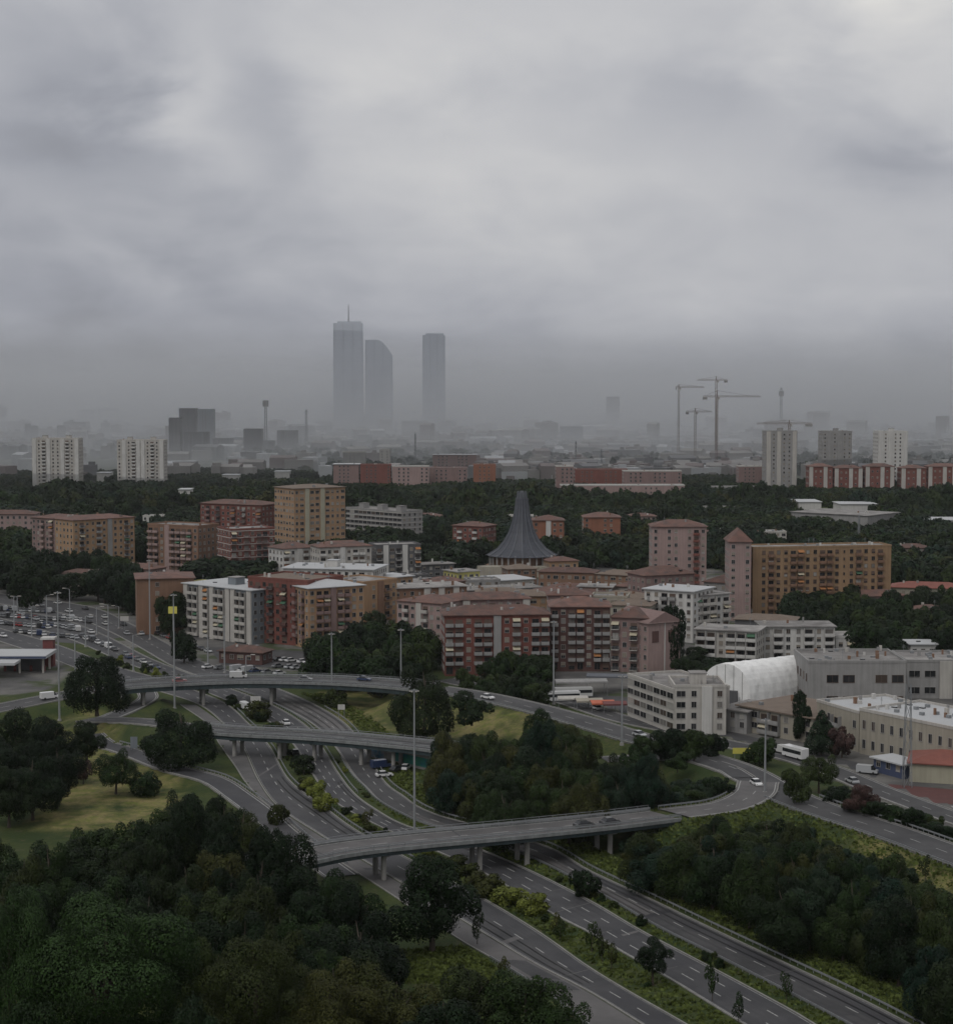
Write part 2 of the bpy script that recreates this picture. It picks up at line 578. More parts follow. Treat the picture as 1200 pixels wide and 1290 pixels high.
A_L = px_path([(905, 1350), (810, 1290), (745, 1250), (677, 1215), (635, 1190), (587, 1161), (500, 1108), (407, 1053), (353, 1017), (327, 983),
               (307, 940), (283, 912), (250, 887), (190, 868), (120, 850), (60, 828), (0, 808), (-80, 785)])
A_R = px_path([(960, 1350), (860, 1290), (785, 1247), (735, 1216), (680, 1177), (620, 1140), (560, 1107), (453, 1050), (407, 1017), (363, 983),
               (338, 940), (312, 912), (280, 885), (215, 860), (140, 838), (70, 812), (0, 792), (-80, 770)])
S_L = px_path([(810, 1350), (742, 1290), (690, 1250), (622, 1208), (577, 1182), (480, 1118), (384, 1056), (335, 1012), (312, 988), (297, 965), (277, 937), (262, 912), (228, 888)])
S_R = px_path([(898, 1350), (804, 1290), (739, 1250), (671, 1214), (630, 1190), (582, 1161), (495, 1108), (402, 1053), (349, 1017), (324, 983), (304, 940), (281, 913), (247, 888)])
B_L = px_path([(1040, 1350), (937, 1290), (847, 1235), (785, 1200), (745, 1176), (690, 1148), (610, 1100), (540, 1068), (485, 1044), (441, 1022), (415, 1004),
               (395, 976), (371, 939), (345, 913), (305, 891), (255, 870), (200, 850), (150, 832), (100, 810), (50, 793), (0, 779), (-80, 762)])
B_R = px_path([(1110, 1345), (1022, 1290), (990, 1271), (910, 1228), (847, 1195), (800, 1170), (737, 1133), (650, 1090), (575, 1060), (508, 1040), (470, 1019),
               (446, 1001), (426, 976), (405, 942), (385, 915), (345, 890), (290, 868), (235, 848), (185, 828), (130, 800), (70, 778), (0, 767), (-80, 752)])
C_L = px_path([(1175, 1350), (1067, 1289), (973, 1240), (900, 1203), (833, 1170), (767, 1132), (690, 1090), (615, 1060), (535, 1038), (483, 1012), (464, 994),
               (446, 976), (426, 945), (402, 918), (365, 895), (320, 876), (262, 856), (215, 838), (175, 815), (130, 792), (80, 773), (0, 761), (-80, 746)])
C_R = px_path([(1240, 1345), (1140, 1289), (1063, 1250), (987, 1214), (900, 1173), (813, 1131), (740, 1097), (690, 1068), (605, 1042), (555, 1029), (524, 1016),
               (508, 1004), (483, 985), (459, 945), (437, 915), (405, 893), (360, 872), (300, 850), (250, 832), (205, 808), (160, 784), (110, 764), (0, 748), (-80, 737)])
N_ST = 170
ROADS = {}
for k, (l, r) in dict(A=(A_L, A_R), S=(S_L, S_R), B=(B_L, B_R), C=(C_L, C_R)).items():
    l, r = resample_n(l, N_ST), resample_n(r, N_ST)
    ROADS[k] = (l, r)

E_PTS = [(60, 880, 4), (110, 870, 5.5), (152, 864, 6.5), (200, 860, 7), (300, 856, 7), (400, 857, 7), (480, 861, 7), (540, 867, 7), (600, 876, 6.5),
         (660, 889, 6), (720, 905, 5), (790, 926, 4.2), (870, 950, 3.5), (932, 971, 3.2), (985, 1000, 3), (1040, 1022, 3), (1120, 1048, 3), (1200, 1077, 3), (1300, 1114, 3)]
E_PRE = [(-70, 905, 2), (0, 892, 3), (60, 880, 4)]
B2_PTS = [(110, 906, 2.2), (180, 909, 4), (240, 916, 5.6), (300, 922, 6), (400, 927, 6), (500, 936, 6), (560, 943, 5.8), (620, 956, 5), (700, 975, 4), (770, 985, 3)]
B3_PTS = [(250, 1116, 5.8), (330, 1092, 6.2), (420, 1071, 6.5), (520, 1059, 6.5), (640, 1048, 6.5), (760, 1036, 6), (850, 1025, 5), (915, 1016, 4), (948, 1001, 3.4), (955, 985, 3.2)]
F_PTS = [(115, 925, 1.5), (130, 937, 1.0), (160, 946, 1.0), (213, 967, 1.2), (267, 982, 1.2), (300, 1003, 0.8), (333, 1028, 0.3), (372, 1062, 0.05), (430, 1104, 0.05)]
LP_PTS = [(185, 872, 0.3), (186, 880, 0.5), (170, 890, 1.0), (140, 903, 2.0), (105, 916, 1.6)]
IN_PTS = [(760, 957, 3), (820, 954, 3), (870, 956, 3.2), (912, 967, 3.2), (935, 980, 3.2)]
RD_PTS = [(1300, 1065, 0.3), (1200, 1030, 0.3), (1150, 1012, 0.3), (1100, 993, 0.3), (1040, 968, 0.3), (980, 950, 0.5), (905, 935, 0.5), (850, 920, 0.3), (780, 905, 0.3), (700, 880, 0.2), (620, 868, 0.2), (560, 856, 0.2)]
PATHS = {k: catmull(px_path(v), 3.0) for k, v in dict(E=E_PRE[:-1] + E_PTS, B2=B2_PTS, B3=B3_PTS, F=F_PTS, LP=LP_PTS, IN=IN_PTS, RD=RD_PTS).items()}
HALF = dict(E=5.4, B2=4.0, B3=4.5, F=3.2, LP=2.8, IN=3.0, RD=4.0)
# spans carried on piers, as stretches of photograph columns
SPAN = dict(E=(150, 548), B2=(232, 598), B3=(325, 842))

def on_span(k, p):
    if k not in SPAN:
        return False
    x = to_px(p)[0]
    return SPAN[k][0] <= x <= SPAN[k][1]

def seg_arrays():
    segs = {}
    for k, P in PATHS.items():
        segs[k] = (np.array([(p.x, p.y, p.z) for p in P if not on_span(k, p)]), HALF[k])
    hp, hh = [], []
    for k in 'ASBC':
        l, r = ROADS[k]
        for a, b in zip(l, r):
            for t in (0.25, 0.75):
                c = a.lerp(b, t)
                hp.append((c.x, c.y))
                hh.append((a - b).length / 4 + 0.8)
    return segs, np.array(hp), np.array(hh)
SEGS, HP, HH = seg_arrays()

def in_poly(x, y, poly):
    inside = np.zeros(x.shape, bool)
    n = len(poly)
    for i in range(n):
        x0, y0 = poly[i]
        x1, y1 = poly[(i + 1) % n]
        c = ((y0 > y) != (y1 > y)) & (x < (x1 - x0) * (y - y0) / ((y1 - y0) or 1e-9) + x0)
        inside ^= c
    return inside

def terrain(x, y):
    """height of the ground, and how far the nearest road surface is"""
    x, y = np.asarray(x, float), np.asarray(y, float)
    h = np.zeros(x.shape)
    dr = np.full(x.shape, 1e6)
    caps = []
    for S_, w in SEGS.values():
        best = np.full(x.shape, 1e6)
        zb = np.zeros(x.shape)
        for ex, ey, ez in S_:
            d = np.hypot(x - ex, y - ey)
            c = d < best
            best = np.where(c, d, best)
            zb = np.where(c, ez, zb)
        d = best - w
        dr = np.minimum(dr, d)
        h = np.maximum(h, zb - 0.14 - np.maximum(0, d - 1.5) * 0.48)
        caps.append((d, zb))
    for d, zb in caps:
        h = np.where(d < 2.0, np.minimum(h, zb - 0.14), h)
    dh = np.full(x.shape, 1e6)
    for (hx, hy), w in zip(HP, HH):
        dh = np.minimum(dh, np.hypot(x - hx, y - hy) - w)
    h = np.minimum(h, np.maximum(0, dh - 1.0) * 0.7)
    return h, np.minimum(dr, dh)

ALLP = [(np.array([(p.x, p.y) for p in P]), HALF[k]) for k, P in PATHS.items()]
def path_clear(A, r):
    ok = np.ones(len(A), bool)
    for Q, w in ALLP:
        for i in range(0, len(Q), 1):
            ok &= np.hypot(A[:, 0] - Q[i, 0], A[:, 1] - Q[i, 1]) > w + r
    return ok

def ground_z(x, y):
    return float(terrain(np.array([x]), np.array([y]))[0][0])

def axis(lo, hi, step, far, n):
    core = np.arange(lo, hi + 0.1, step)
    g = np.geomspace(1, 1 + (far - hi) / step, n)
    right = hi + (g - 1)[1:] * step
    return core, right

cx, rx = axis(-270, 270, 3.0, 27000, 30)
xs = np.concatenate([-rx[::-1], cx, rx])
cy_, ry = axis(170, 800, 3.0, 27000, 45)
ys = np.concatenate([[-600, -200, 0, 80, 130, 155], cy_, ry])
X, Y = np.meshgrid(xs, ys)
near = (np.abs(X) < 330) & (Y < 1100) & (Y > 100)
Hh = np.zeros(X.shape)
Dr = np.full(X.shape, 50.0)
hn, dn = terrain(X[near], Y[near])
Hh[near] = hn
Dr[near] = dn

def uv_px(X, Y, Z):
    dep = np.maximum(X * 0 + 1.0, Y * CP + (CAM_H - Z) * SP)
    up = Y * SP + (Z - CAM_H) * CP
    return 600 + X / dep * FPX, 645 - up / dep * FPX
PXg, PYg = uv_px(X, Y, Hh)
urb = np.zeros(X.shape)
dry = np.zeros(X.shape)
for poly, v in [([(180, 690), (420, 690), (860, 700), (1120, 770), (1210, 800), (1210, 1060), (1010, 960), (900, 925), (640, 862), (540, 845), (240, 845), (120, 800), (-20, 770), (-20, 730), (150, 745)], 1.0),
                ([(-30, 800), (60, 805), (90, 850), (60, 870), (-30, 880)], 1.0)]:
    urb = np.maximum(urb, in_poly(PXg, PYg, poly) * v)
far_m = Y > 1900
urb[far_m] = 0.6
for poly, v in [([(40, 1045), (60, 1000), (110, 940), (160, 945), (230, 985), (215, 1045)], 1.0),
                ([(560, 885), (680, 900), (690, 930), (560, 930)], 0.9),
                ([(1060, 1030), (1200, 1075), (1230, 1300), (1150, 1180)], 0.8),
                ([(400, 870), (540, 872), (560, 930), (430, 915)], 0.7),
                ([(60, 900), (150, 900), (150, 940), (60, 935)], 0.6)]:
    dry = np.maximum(dry, in_poly(PXg, PYg, poly) * v)
rough = np.array([[mnoise.noise(Vector((a * 0.05, b * 0.05, 0))) for a in xs[::3]] for b in ys[::3]])
rough = np.repeat(np.repeat(rough, 3, 0), 3, 1)[:X.shape[0], :X.shape[1]]
Hh = Hh + np.where((Dr > 5) & (urb < .5) & near, rough * 0.5, 0)
nx, ny_ = len(xs), len(ys)
V = np.stack([X.ravel(), Y.ravel(), Hh.ravel()], 1)
idx = np.arange(nx * ny_).reshape(ny_, nx)
F = np.stack([idx[:-1, :-1].ravel(), idx[:-1, 1:].ravel(), idx[1:, 1:].ravel(), idx[1:, :-1].ravel()], 1)

def np_mesh(name, V, F, mats):
    me = bpy.data.meshes.new(name)
    me.vertices.add(len(V))
    me.vertices.foreach_set('co', np.ascontiguousarray(V, dtype=np.float32).ravel())
    k = F.shape[1]
    me.loops.add(F.size)
    me.loops.foreach_set('vertex_index', np.ascontiguousarray(F, dtype=np.int32).ravel())
    me.polygons.add(len(F))
    me.polygons.foreach_set('loop_start', np.arange(0, F.size, k, dtype=np.int32))
    me.polygons.foreach_set('loop_total', np.full(len(F), k, dtype=np.int32))
    for m in (mats if isinstance(mats, (list, tuple)) else [mats]):
        me.materials.append(m)
    me.update()
    me.validate()
    return me

def ground_material():
    m = bpy.data.materials.new('ground_cover')
    m.use_nodes = True
    t = m.node_tree
    L = t.links
    bs = t.nodes['Principled BSDF']
    bs.inputs['Roughness'].default_value = 0.95
    bs.inputs['Specular IOR Level'].default_value = 0.2
    geo = t.nodes.new('ShaderNodeNewGeometry')

    def noise_(sc, det=8, ro=0.6):
        n = t.nodes.new('ShaderNodeTexNoise')
        n.inputs['Scale'].default_value = sc
        n.inputs['Detail'].default_value = det
        n.inputs['Roughness'].default_value = ro
        L.new(geo.outputs['Position'], n.inputs['Vector'])
        return n.outputs[0]

    def ramp(src, a, b, c, d):
        r = t.nodes.new('ShaderNodeMapRange')
        for i, v in enumerate((a, b, c, d)):
            r.inputs[1 + i].default_value = v
        L.new(src, r.inputs[0])
        return r.outputs[0]

    def mix(f, a, b):
        x = t.nodes.new('ShaderNodeMixRGB')
        if isinstance(f, float):
            x.inputs[0].default_value = f
        else:
            L.new(f, x.inputs[0])
        for i, c in ((1, a), (2, b)):
            if isinstance(c, tuple):
                x.inputs[i].default_value = (*c, 1)
            else:
                L.new(c, x.inputs[i])
        return x.outputs[0]
    au = t.nodes.new('ShaderNodeAttribute')
    au.attribute_name = 'urban'
    ad = t.nodes.new('ShaderNodeAttribute')
    ad.attribute_name = 'dry'
    g = mix(ramp(noise_(0.11), 0.4, 0.62, 0, 1), (0.026, 0.042, 0.011), (0.062, 0.072, 0.020))
    g = mix(ramp(noise_(0.23, 8, .7), 0.56, 0.66, 0, .8), g, (0.095, 0.080, 0.045))
    g = mix(ramp(noise_(1.4, 5), 0.4, 0.62, 0, 0.8), g, (0.028, 0.045, 0.016))
    fd = t.nodes.new('ShaderNodeMath')
    fd.operation = 'MULTIPLY'
    L.new(ad.outputs['Fac'], fd.inputs[0])
    L.new(ramp(noise_(0.07, 8, .7), 0.38, 0.56, 0, 1), fd.inputs[1])
    dryc = mix(ramp(noise_(0.3, 8, .7), 0.42, 0.6, 0, 1), (0.22, 0.185, 0.08), (0.125, 0.14, 0.034))
    dryc = mix(ramp(noise_(0.9, 8, .7), 0.5, 0.68, 0, .8), dryc, (0.11, 0.085, 0.055))
    g = mix(fd.outputs[0], g, dryc)
    u = mix(ramp(noise_(0.05, 7), 0.42, 0.6, 0, 1), (0.085, 0.083, 0.083), (0.15, 0.145, 0.135))
    u = mix(ramp(noise_(0.035, 4), 0.52, 0.58, 0, 0.9), u, (0.045, 0.06, 0.025))
    fin = mix(au.outputs['Fac'], g, u)
    L.new(fin, bs.inputs['Base Color'])
    b = t.nodes.new('ShaderNodeBump')
    b.inputs['Strength'].default_value = 0.5
    b.inputs['Distance'].default_value = 0.4
    L.new(noise_(1.8, 6), b.inputs['Height'])
    L.new(b.outputs[0], bs.inputs['Normal'])
    return m
gm = np_mesh('ground', V, F, ground_material())
for nm, arr in (('urban', urb), ('dry', dry)):
    a = gm.attributes.new(nm, 'FLOAT', 'POINT')
    a.data.foreach_set('value', arr.ravel().astype(np.float32))
tag(link('ground', gm), kind='structure')

# ------------------------------------------------------------------ road ribbons
def normals(P):
    out = []
    for i in range(len(P)):
        d = (P[min(i + 1, len(P) - 1)] - P[max(i - 1, 0)])
        d.z = 0
        d.normalize()
        out.append(Vector((d.y, -d.x, 0)))       # to the right of travel
    return out

def sweep(mb, P, prof, mi=0, closed=False, caps=False, N=None):
    """carry a profile of (sideways, up) pairs along P"""
    N = N or normals(P)
    b = len(mb.v)
    k = len(prof)
    for p, n in zip(P, N):
        for (o, z) in prof:
            mb.v.append((p.x + n.x * o, p.y + n.y * o, p.z + z))
    for i in range(len(P) - 1):
        for j in range(k if closed else k - 1):
            a, c = b + i * k + j, b + i * k + (j + 1) % k
            mb.f.append((a, c, c + k, a + k))
            mb.m.append(mi)
    if caps and closed:
        mb.f.append(tuple(b + j for j in range(k))[::-1])
        mb.m.append(mi)
        e = b + (len(P) - 1) * k
        mb.f.append(tuple(e + j for j in range(k)))
        mb.m.append(mi)

def rect(o0, o1, z0, z1):
    return [(o0, z0), (o0, z1), (o1, z1), (o1, z0)]

def strip_between(mb, l, r, t0, t1, z, i0=0, i1=None):
    i1 = i1 or len(l)
    b = len(mb.v)
    for a, c in zip(l[i0:i1], r[i0:i1]):
        for t in (t0, t1):
            q = a.lerp(c, t)
            mb.v.append((q.x, q.y, q.z + z))
    for i in range(i1 - i0 - 1):
        mb.f.append((b + 2 * i, b + 2 * i + 1, b + 2 * i + 3, b + 2 * i + 2))
        mb.m.append(0)

def dashes(mb, P, off, z, dash=3.0, gap=4.5, w=0.22, skip=None):
    """painted dashes along a centre line"""
    N = normals(P)
    acc, on, cur = 0.0, True, []
    fine, fn = [], []
    for a, c, na, nc in zip(P, P[1:], N, N[1:]):
        n = max(1, int((c - a).length / 0.75))
        for k in range(n):
            fine.append(a.lerp(c, k / n))
            fn.append(na.lerp(nc, k / n))
    for i in range(len(fine) - 1):
        acc += (fine[i + 1] - fine[i]).length
        if on:
            cur.append(i)
        if acc > (dash if on else gap):
            if on and len(cur) > 1:
                a, c = fine[cur[0]], fine[cur[-1] + 1]
                na, nc = fn[cur[0]], fn[cur[-1] + 1]
                mb.poly([a + na * (off - w / 2) + Vector((0, 0, z)), a + na * (off + w / 2) + Vector((0, 0, z)),
                         c + nc * (off + w / 2) + Vector((0, 0, z)), c + nc * (off - w / 2) + Vector((0, 0, z))])
            cur = []
            on = not on
            acc = 0.0

def highway(key, name, m, lanes, zz=0.05, shoulders=True):
    l, r = ROADS[key]
    mb = MB()
    strip_between(mb, l, r, 0, 1, zz)
    o = tag(mb.build(name, M[m]), kind='structure')
    mk = MB()
    if shoulders:
        W = [(a - b).length for a, b in zip(l, r)]
        wm = sum(W) / len(W)
        for t in (0.35 / wm, 1 - 0.6 / wm):
            strip_between(mk, l, r, t, t + 0.25 / wm, zz + 0.008)
    for q in range(1, lanes):
        c = [a.lerp(b, q / lanes) for a, b in zip(l, r)]
        dashes(mk, c, 0, zz + 0.008)
    if mk.v:
        mk.build('lane_marking', M['paint_white'], o)
    if shoulders:
        for q in range(lanes):
            for s in (0.27, 0.73):
                t = (q + s) / lanes
                tk = MB()
                hwid = 0.28 / wm
                strip_between(tk, l, r, t - hwid, t + hwid, zz + 0.004)
                tk.build('tyre_track', M['worn_track'], o)
    return o

highway('A', 'highway', 'asphalt', 2)
highway('S', 'service_road', 'old_asphalt', 1, shoulders=False)
highway('B', 'highway', 'asphalt', 3)
highway('C', 'highway', 'mid_asphalt', 2)

# kerbs: raised concrete edges along the carriageways
def kerb_along(pts, side, i0=0, i1=None):
    mb = MB()
    sweep(mb, pts[i0:i1], rect(side - 0.15, side + 0.15, -0.1, 0.17), closed=True, caps=True)
    return mb.build('kerb', M['curb'])
for pts, s in ((ROADS['A'][1], 0.2), (ROADS['A'][0], -0.32), (ROADS['S'][0], -0.2), (ROADS['B'][0], -0.2), (ROADS['B'][1], 0.2), (ROADS['C'][0], -0.2), (ROADS['C'][1], 0.2)):
    tag(kerb_along(pts, s), kind='structure')

# patches and stains of repaired asphalt
def road_patch(key, t0, t1, i0, i1, m):
    l, r = ROADS[key]
    mb = MB()
    strip_between(mb, l, r, t0, t1, 0.054, i0, i1)
    return mb.build('asphalt_patch', M[m], bpy.data.objects['service_road' if key == 'S' else 'highway' if key == 'A' else {'B': 'highway.001', 'C': 'highway.002'}[key]])
for a in (('A', 0.1, 0.48, 12, 26, 'mid_asphalt'), ('A', 0.52, 0.95, 40, 62, 'mid_asphalt'), ('C', 0.52, 0.93, 0, 34, 'asphalt'), ('C', 0.08, 0.48, 20, 44, 'old_asphalt'),
          ('B', 0.68, 0.95, 30, 55, 'mid_asphalt'), ('S', 0.2, 0.9, 20, 30, 'mid_asphalt'), ('B', 0.05, 0.3, 70, 90, 'mid_asphalt'), ('C', 0.1, 0.9, 66, 82, 'old_asphalt')):
    road_patch(*a)

# tar seams and ragged darker repairs across the lanes
_g = random.Random(77)
for key, par, n in (('A', 'highway', 16), ('B', 'highway.001', 18), ('C', 'highway.002', 18), ('S', 'service_road', 10)):
    l, r = ROADS[key]
    for _ in range(n):
        i = _g.randrange(2, 110)
        t0 = _g.choice([0.03, 0.5]) if _g.random() < .6 else 0.03
        t1 = t0 + (0.45 if t0 > .1 or _g.random() < .5 else 0.93)
        a, b = l[i].lerp(r[i], t0), l[i].lerp(r[i], t1)
        d = (l[i + 1] - l[i]).normalized()
        w = _g.choice([0.18, 0.25, 0.9, 1.6])
        sk = d * _g.uniform(-.8, .8)
        z = Vector((0, 0, 0.0565))
        mb = MB()
        mb.poly([a + z, b + z + sk, b + z + sk + d * w, a + z + d * w])
        mb.build('tar_seam' if w < .5 else 'asphalt_patch', M['worn_track' if _g.random() < .7 else 'old_asphalt'], bpy.data.objects[par])

# at-grade roads on banks
def bank_road(key, name, m, lanes=2, i_sel=None):
    P = [p for p in PATHS[key]]
    runs, cur = [], []
    for p in P:
        if on_span(key, p):
            if len(cur) > 1:
                runs.append(cur)
            cur = []
        else:
            cur.append(p)
    if len(cur) > 1:
        runs.append(cur)
    for run in runs:
        w = HALF[key]
        mb = MB()
        zz = {'E': 0.05, 'B3': 0.065, 'IN': 0.075, 'F': 0.045, 'LP': 0.055, 'B2': 0.065, 'RD': 0.05}[key]
        sweep(mb, run, [(-w, zz), (w, zz)])
        o = tag(mb.build(name, M[m]), kind='structure')
        mk = MB()
        for s in (-w + 0.45, w - 0.45):
            sweep(mk, run, [(s - 0.12, zz + 0.006), (s + 0.12, zz + 0.006)])
        if lanes > 1:
            dashes(mk, run, 0, zz + 0.006)
        mk.build('lane_marking', M['paint_white'], o)
        for s in (-w - 0.15, w + 0.15):
            kb = MB()
            sweep(kb, run, rect(s - 0.15, s + 0.15, -0.3, 0.16), closed=True, caps=True)
            kb.build('kerb', M['curb'], o)
bank_road('E', 'bank_road', 'mid_asphalt', 3)
bank_road('B2', 'bank_road', 'mid_asphalt', 2)
bank_road('B3', 'loop_road', 'old_asphalt', 2)
bank_road('F', 'slip_road', 'asphalt', 1)
bank_road('LP', 'slip_road', 'mid_asphalt', 1)
bank_road('IN', 'loop_road', 'mid_asphalt', 1)
bank_road('RD', 'side_street', 'mid_asphalt', 2)

# ------------------------------------------------------------------ overpasses
def overpass(key, label, girder, piers, deck_m, thick=1.5):
    P = [p for p in PATHS[key] if on_span(key, p)]
    w = HALF[key]
    root = empty('overpass', P[0])
    tag(root, label, 'overpass')
    off = -P[0]
    def part(name, mb, m, parent=root):
        o = mb.build(name, m, parent)
        if parent is root:
            o.location = off
        return o
    mb = MB(); sweep(mb, P, rect(-w, w, -0.35, 0.05), closed=True, caps=True); dk = part('deck', mb, M[deck_m])
    mb = MB()
    for s in (-w + 0.5, w - 0.5):
        sweep(mb, P, [(s - 0.12, 0.056), (s + 0.12, 0.056)])
    dashes(mb, P, 0, 0.056)
    part('lane_marking', mb, M['paint_white'], dk)
    NJ = normals(P)
    for i in range(4, len(P) - 4, 9):
        a, b = P[i] - NJ[i] * (w - .1), P[i] + NJ[i] * (w - .1)
        mb = MB(); mb.bar((a.x, a.y, a.z + .052), (b.x, b.y, b.z + .052), .35, .012)
        part('expansion_joint', mb, M['worn_track'], dk)
    for s in (-1, 1):
        mb = MB(); c = s * (w + 0.3); sweep(mb, P, rect(c - 0.3, c + 0.3, -0.42, 0.26), closed=True, caps=True); part('edge_beam', mb, M['deck_edge'])
        mb = MB()
        a, b2 = sorted((s * (w + 0.2), s * (w - 0.5)))
        sweep(mb, P, rect(a, b2, -0.43 - thick, -0.43), closed=True, caps=True)
        # web stiffeners
        N = normals(P)
        for i in range(0, len(P), 2):
            q = P[i] + N[i] * (s * (w + 0.26))
            mb.box(q.x - .08, q.y - .08, q.z - 0.36 - thick, q.x + .08, q.y + .08, q.z - 0.76)
        part('girder', mb, M[girder])
        mb = MB()
        e = s * (w + 0.35)
        sweep(mb, P, rect(e - 0.05, e + 0.05, 1.12, 1.22), closed=True, caps=True)
        sweep(mb, P, rect(e - 0.04, e + 0.04, 0.72, 0.80), closed=True, caps=True)
        for i in range(0, len(P)):
            q = P[i] + N[i] * e
            mb.box(q.x - .05, q.y - .05, q.z + 0.32, q.x + .05, q.y + .05, q.z + 1.2)
        part('railing', mb, M['dull_steel'])
        mb = MB()
        e = s * (w - 0.15)
        sweep(mb, P, rect(e - 0.04, e + 0.04, 0.5, 0.82), closed=True, caps=True)
        for i in range(0, len(P)):
            q = P[i] + N[i] * (e + s * .08)
            mb.box(q.x - .06, q.y - .06, q.z + 0.05, q.x + .06, q.y + .06, q.z + 0.8)
        part('guard_rail', mb, M['steel'])
    mb = MB(); sweep(mb, P, rect(-w * 0.35, w * 0.35, -0.36 - thick * 0.8, -0.37), closed=True, caps=True); part('box_girder', mb, M[girder])
    N = normals(P)
    for px in piers:
        i = min(range(len(P)), key=lambda k: abs(to_px(P[k])[0] - px))
        p, n = P[i], N[i]
        d = Vector((-n.y, n.x, 0))
        mb = MB()
        zt = p.z - 0.37 - thick
        for s in (-0.5, 0.5):
            c = p + n * (w * s)
            mb.tube([(c.x, c.y, -0.3), (c.x, c.y, zt - 0.5)], [0.55, 0.55], 10)
        a, b = p - n * (w * 0.85), p + n * (w * 0.85)
        mb.bar((a.x, a.y, zt - 0.25), (b.x, b.y, zt - 0.25), 1.3, 0.5)
        part('pier', mb, M['concrete'])
    for e, j in ((0, 1), (-1, -2)):
        p, n = P[e], N[e]
        mb = MB()
        a, b = p - n * (w + 0.5), p + n * (w + 0.5)
        zb = (p.z - 1.2) / 2 - 0.5
        mb.bar((a.x, a.y, zb), (b.x, b.y, zb), 1.4, p.z - 0.45)
        part('abutment', mb, M['concrete'])
    return root
overpass('E', 'long curved teal-girdered overpass sweeping past the brick apartment blocks', 'teal_steel', [175, 262, 345, 430, 500], 'mid_asphalt', 1.3)
overpass('B2', 'low narrow middle overpass with green painted wall under its end', 'teal_steel', [300, 352, 405, 455, 505], 'mid_asphalt', 1.0)
overpass('B3', 'nearest overpass crossing all carriageways in front of the loop road', 'teal_steel', [470, 600, 650, 762], 'old_asphalt', 0.8)

# ------------------------------------------------------------------ guard rails along the carriageways
def guard_rail(pts, side, i0, i1, label):
    P = [p.copy() for p in pts[i0:i1]]
    N = normals(P)
    for p in P:
        p.z += 0.0
    root = empty('guard_rail', P[0])
    tag(root, label, 'guard rail')
    mb = MB(); sweep(mb, P, rect(side - 0.04, side + 0.04, 0.50, 0.82), closed=True, caps=True)
    mb.build('rail_beam', M['dull_steel'], root, -P[0])
    mb = MB()
    for i in range(len(P) - 1):
        for t in (0, 0.5):
            q = P[i].lerp(P[i + 1], t) + N[i] * (side + 0.1)
            mb.box(q.x - .06, q.y - .06, -0.1 + q.z, q.x + .06, q.y + .06, q.z + 0.8)
    tag(mb.build('rail_post', M['dull_steel'], root, -P[0]), kind='stuff')
guard_rail(ROADS['C'][1], 1.2, 0, 75, 'long steel guard rail on the right verge of the outer carriageway')
guard_rail(ROADS['A'][1], 0.9, 36, 90, 'steel guard rail between inner carriageway and bushy median')
guard_rail(ROADS['B'][1], 0.9, 50, 95, 'steel guard rail on the middle carriageway kerb before the low overpass')
guard_rail(ROADS['C'][0], -0.9, 4, 60, 'steel guard rail on the thin verge between the two right carriageways')
guard_rail(ROADS['S'][0], -1.0, 8, 30, 'steel guard rail edging the pale service road by the front trees')
def path_rail(key, side, x0, x1, label):
    P = [p for p in PATHS[key] if x0 <= to_px(p)[0] <= x1 and not on_span(key, p)]
    guard_rail(P, side, 0, len(P), label)
path_rail('E', HALF['E'] + 0.7, 985, 1290, 'steel guard rail above the dry grass slope by the wide bank road')
path_rail('E', -HALF['E'] - 0.7, 1000, 1290, 'steel guard rail on the factory side of the wide bank road')
path_rail('E', HALF['E'] + 0.7, 548, 900, 'steel guard rail on the descending bank road above the young wood')
path_rail('B3', -HALF['B3'] - 0.7, 842, 948, 'curved steel guard rail round the grassy loop')
path_rail('F', -HALF['F'] - 0.5, 130, 420, 'low steel guard rail along the left slip road')

# small retaining wall painted green and blue beside the middle overpass
p0, p1 = G(462, 953), G(556, 975)
d = (p1 - p0)
rw = empty('retaining_wall', p0, math.atan2(d.y, d.x))
tag(rw, 'low concrete wall with green and blue paint under the middle overpass', 'wall')
Lw = d.length
mb = MB(); mb.box(0, 0, -0.5, Lw, 0.5, 3.6); mb.build('wall_body', M['concrete'], rw)
mb = MB(); mb.box(0.4, -0.03, 0.3, Lw * 0.24, 0.0, 3.2); mb.build('blue_graffiti', M['blue_paint'], rw)
mb = MB(); mb.box(Lw * 0.34, -0.03, 0.6, Lw * 0.97, 0.0, 2.9); mb.build('green_graffiti', M['green_paint'], rw)

# ================================================================== BUILDINGS
FOOT = []          # footprints, so that no tree grows through a house
_win = {}

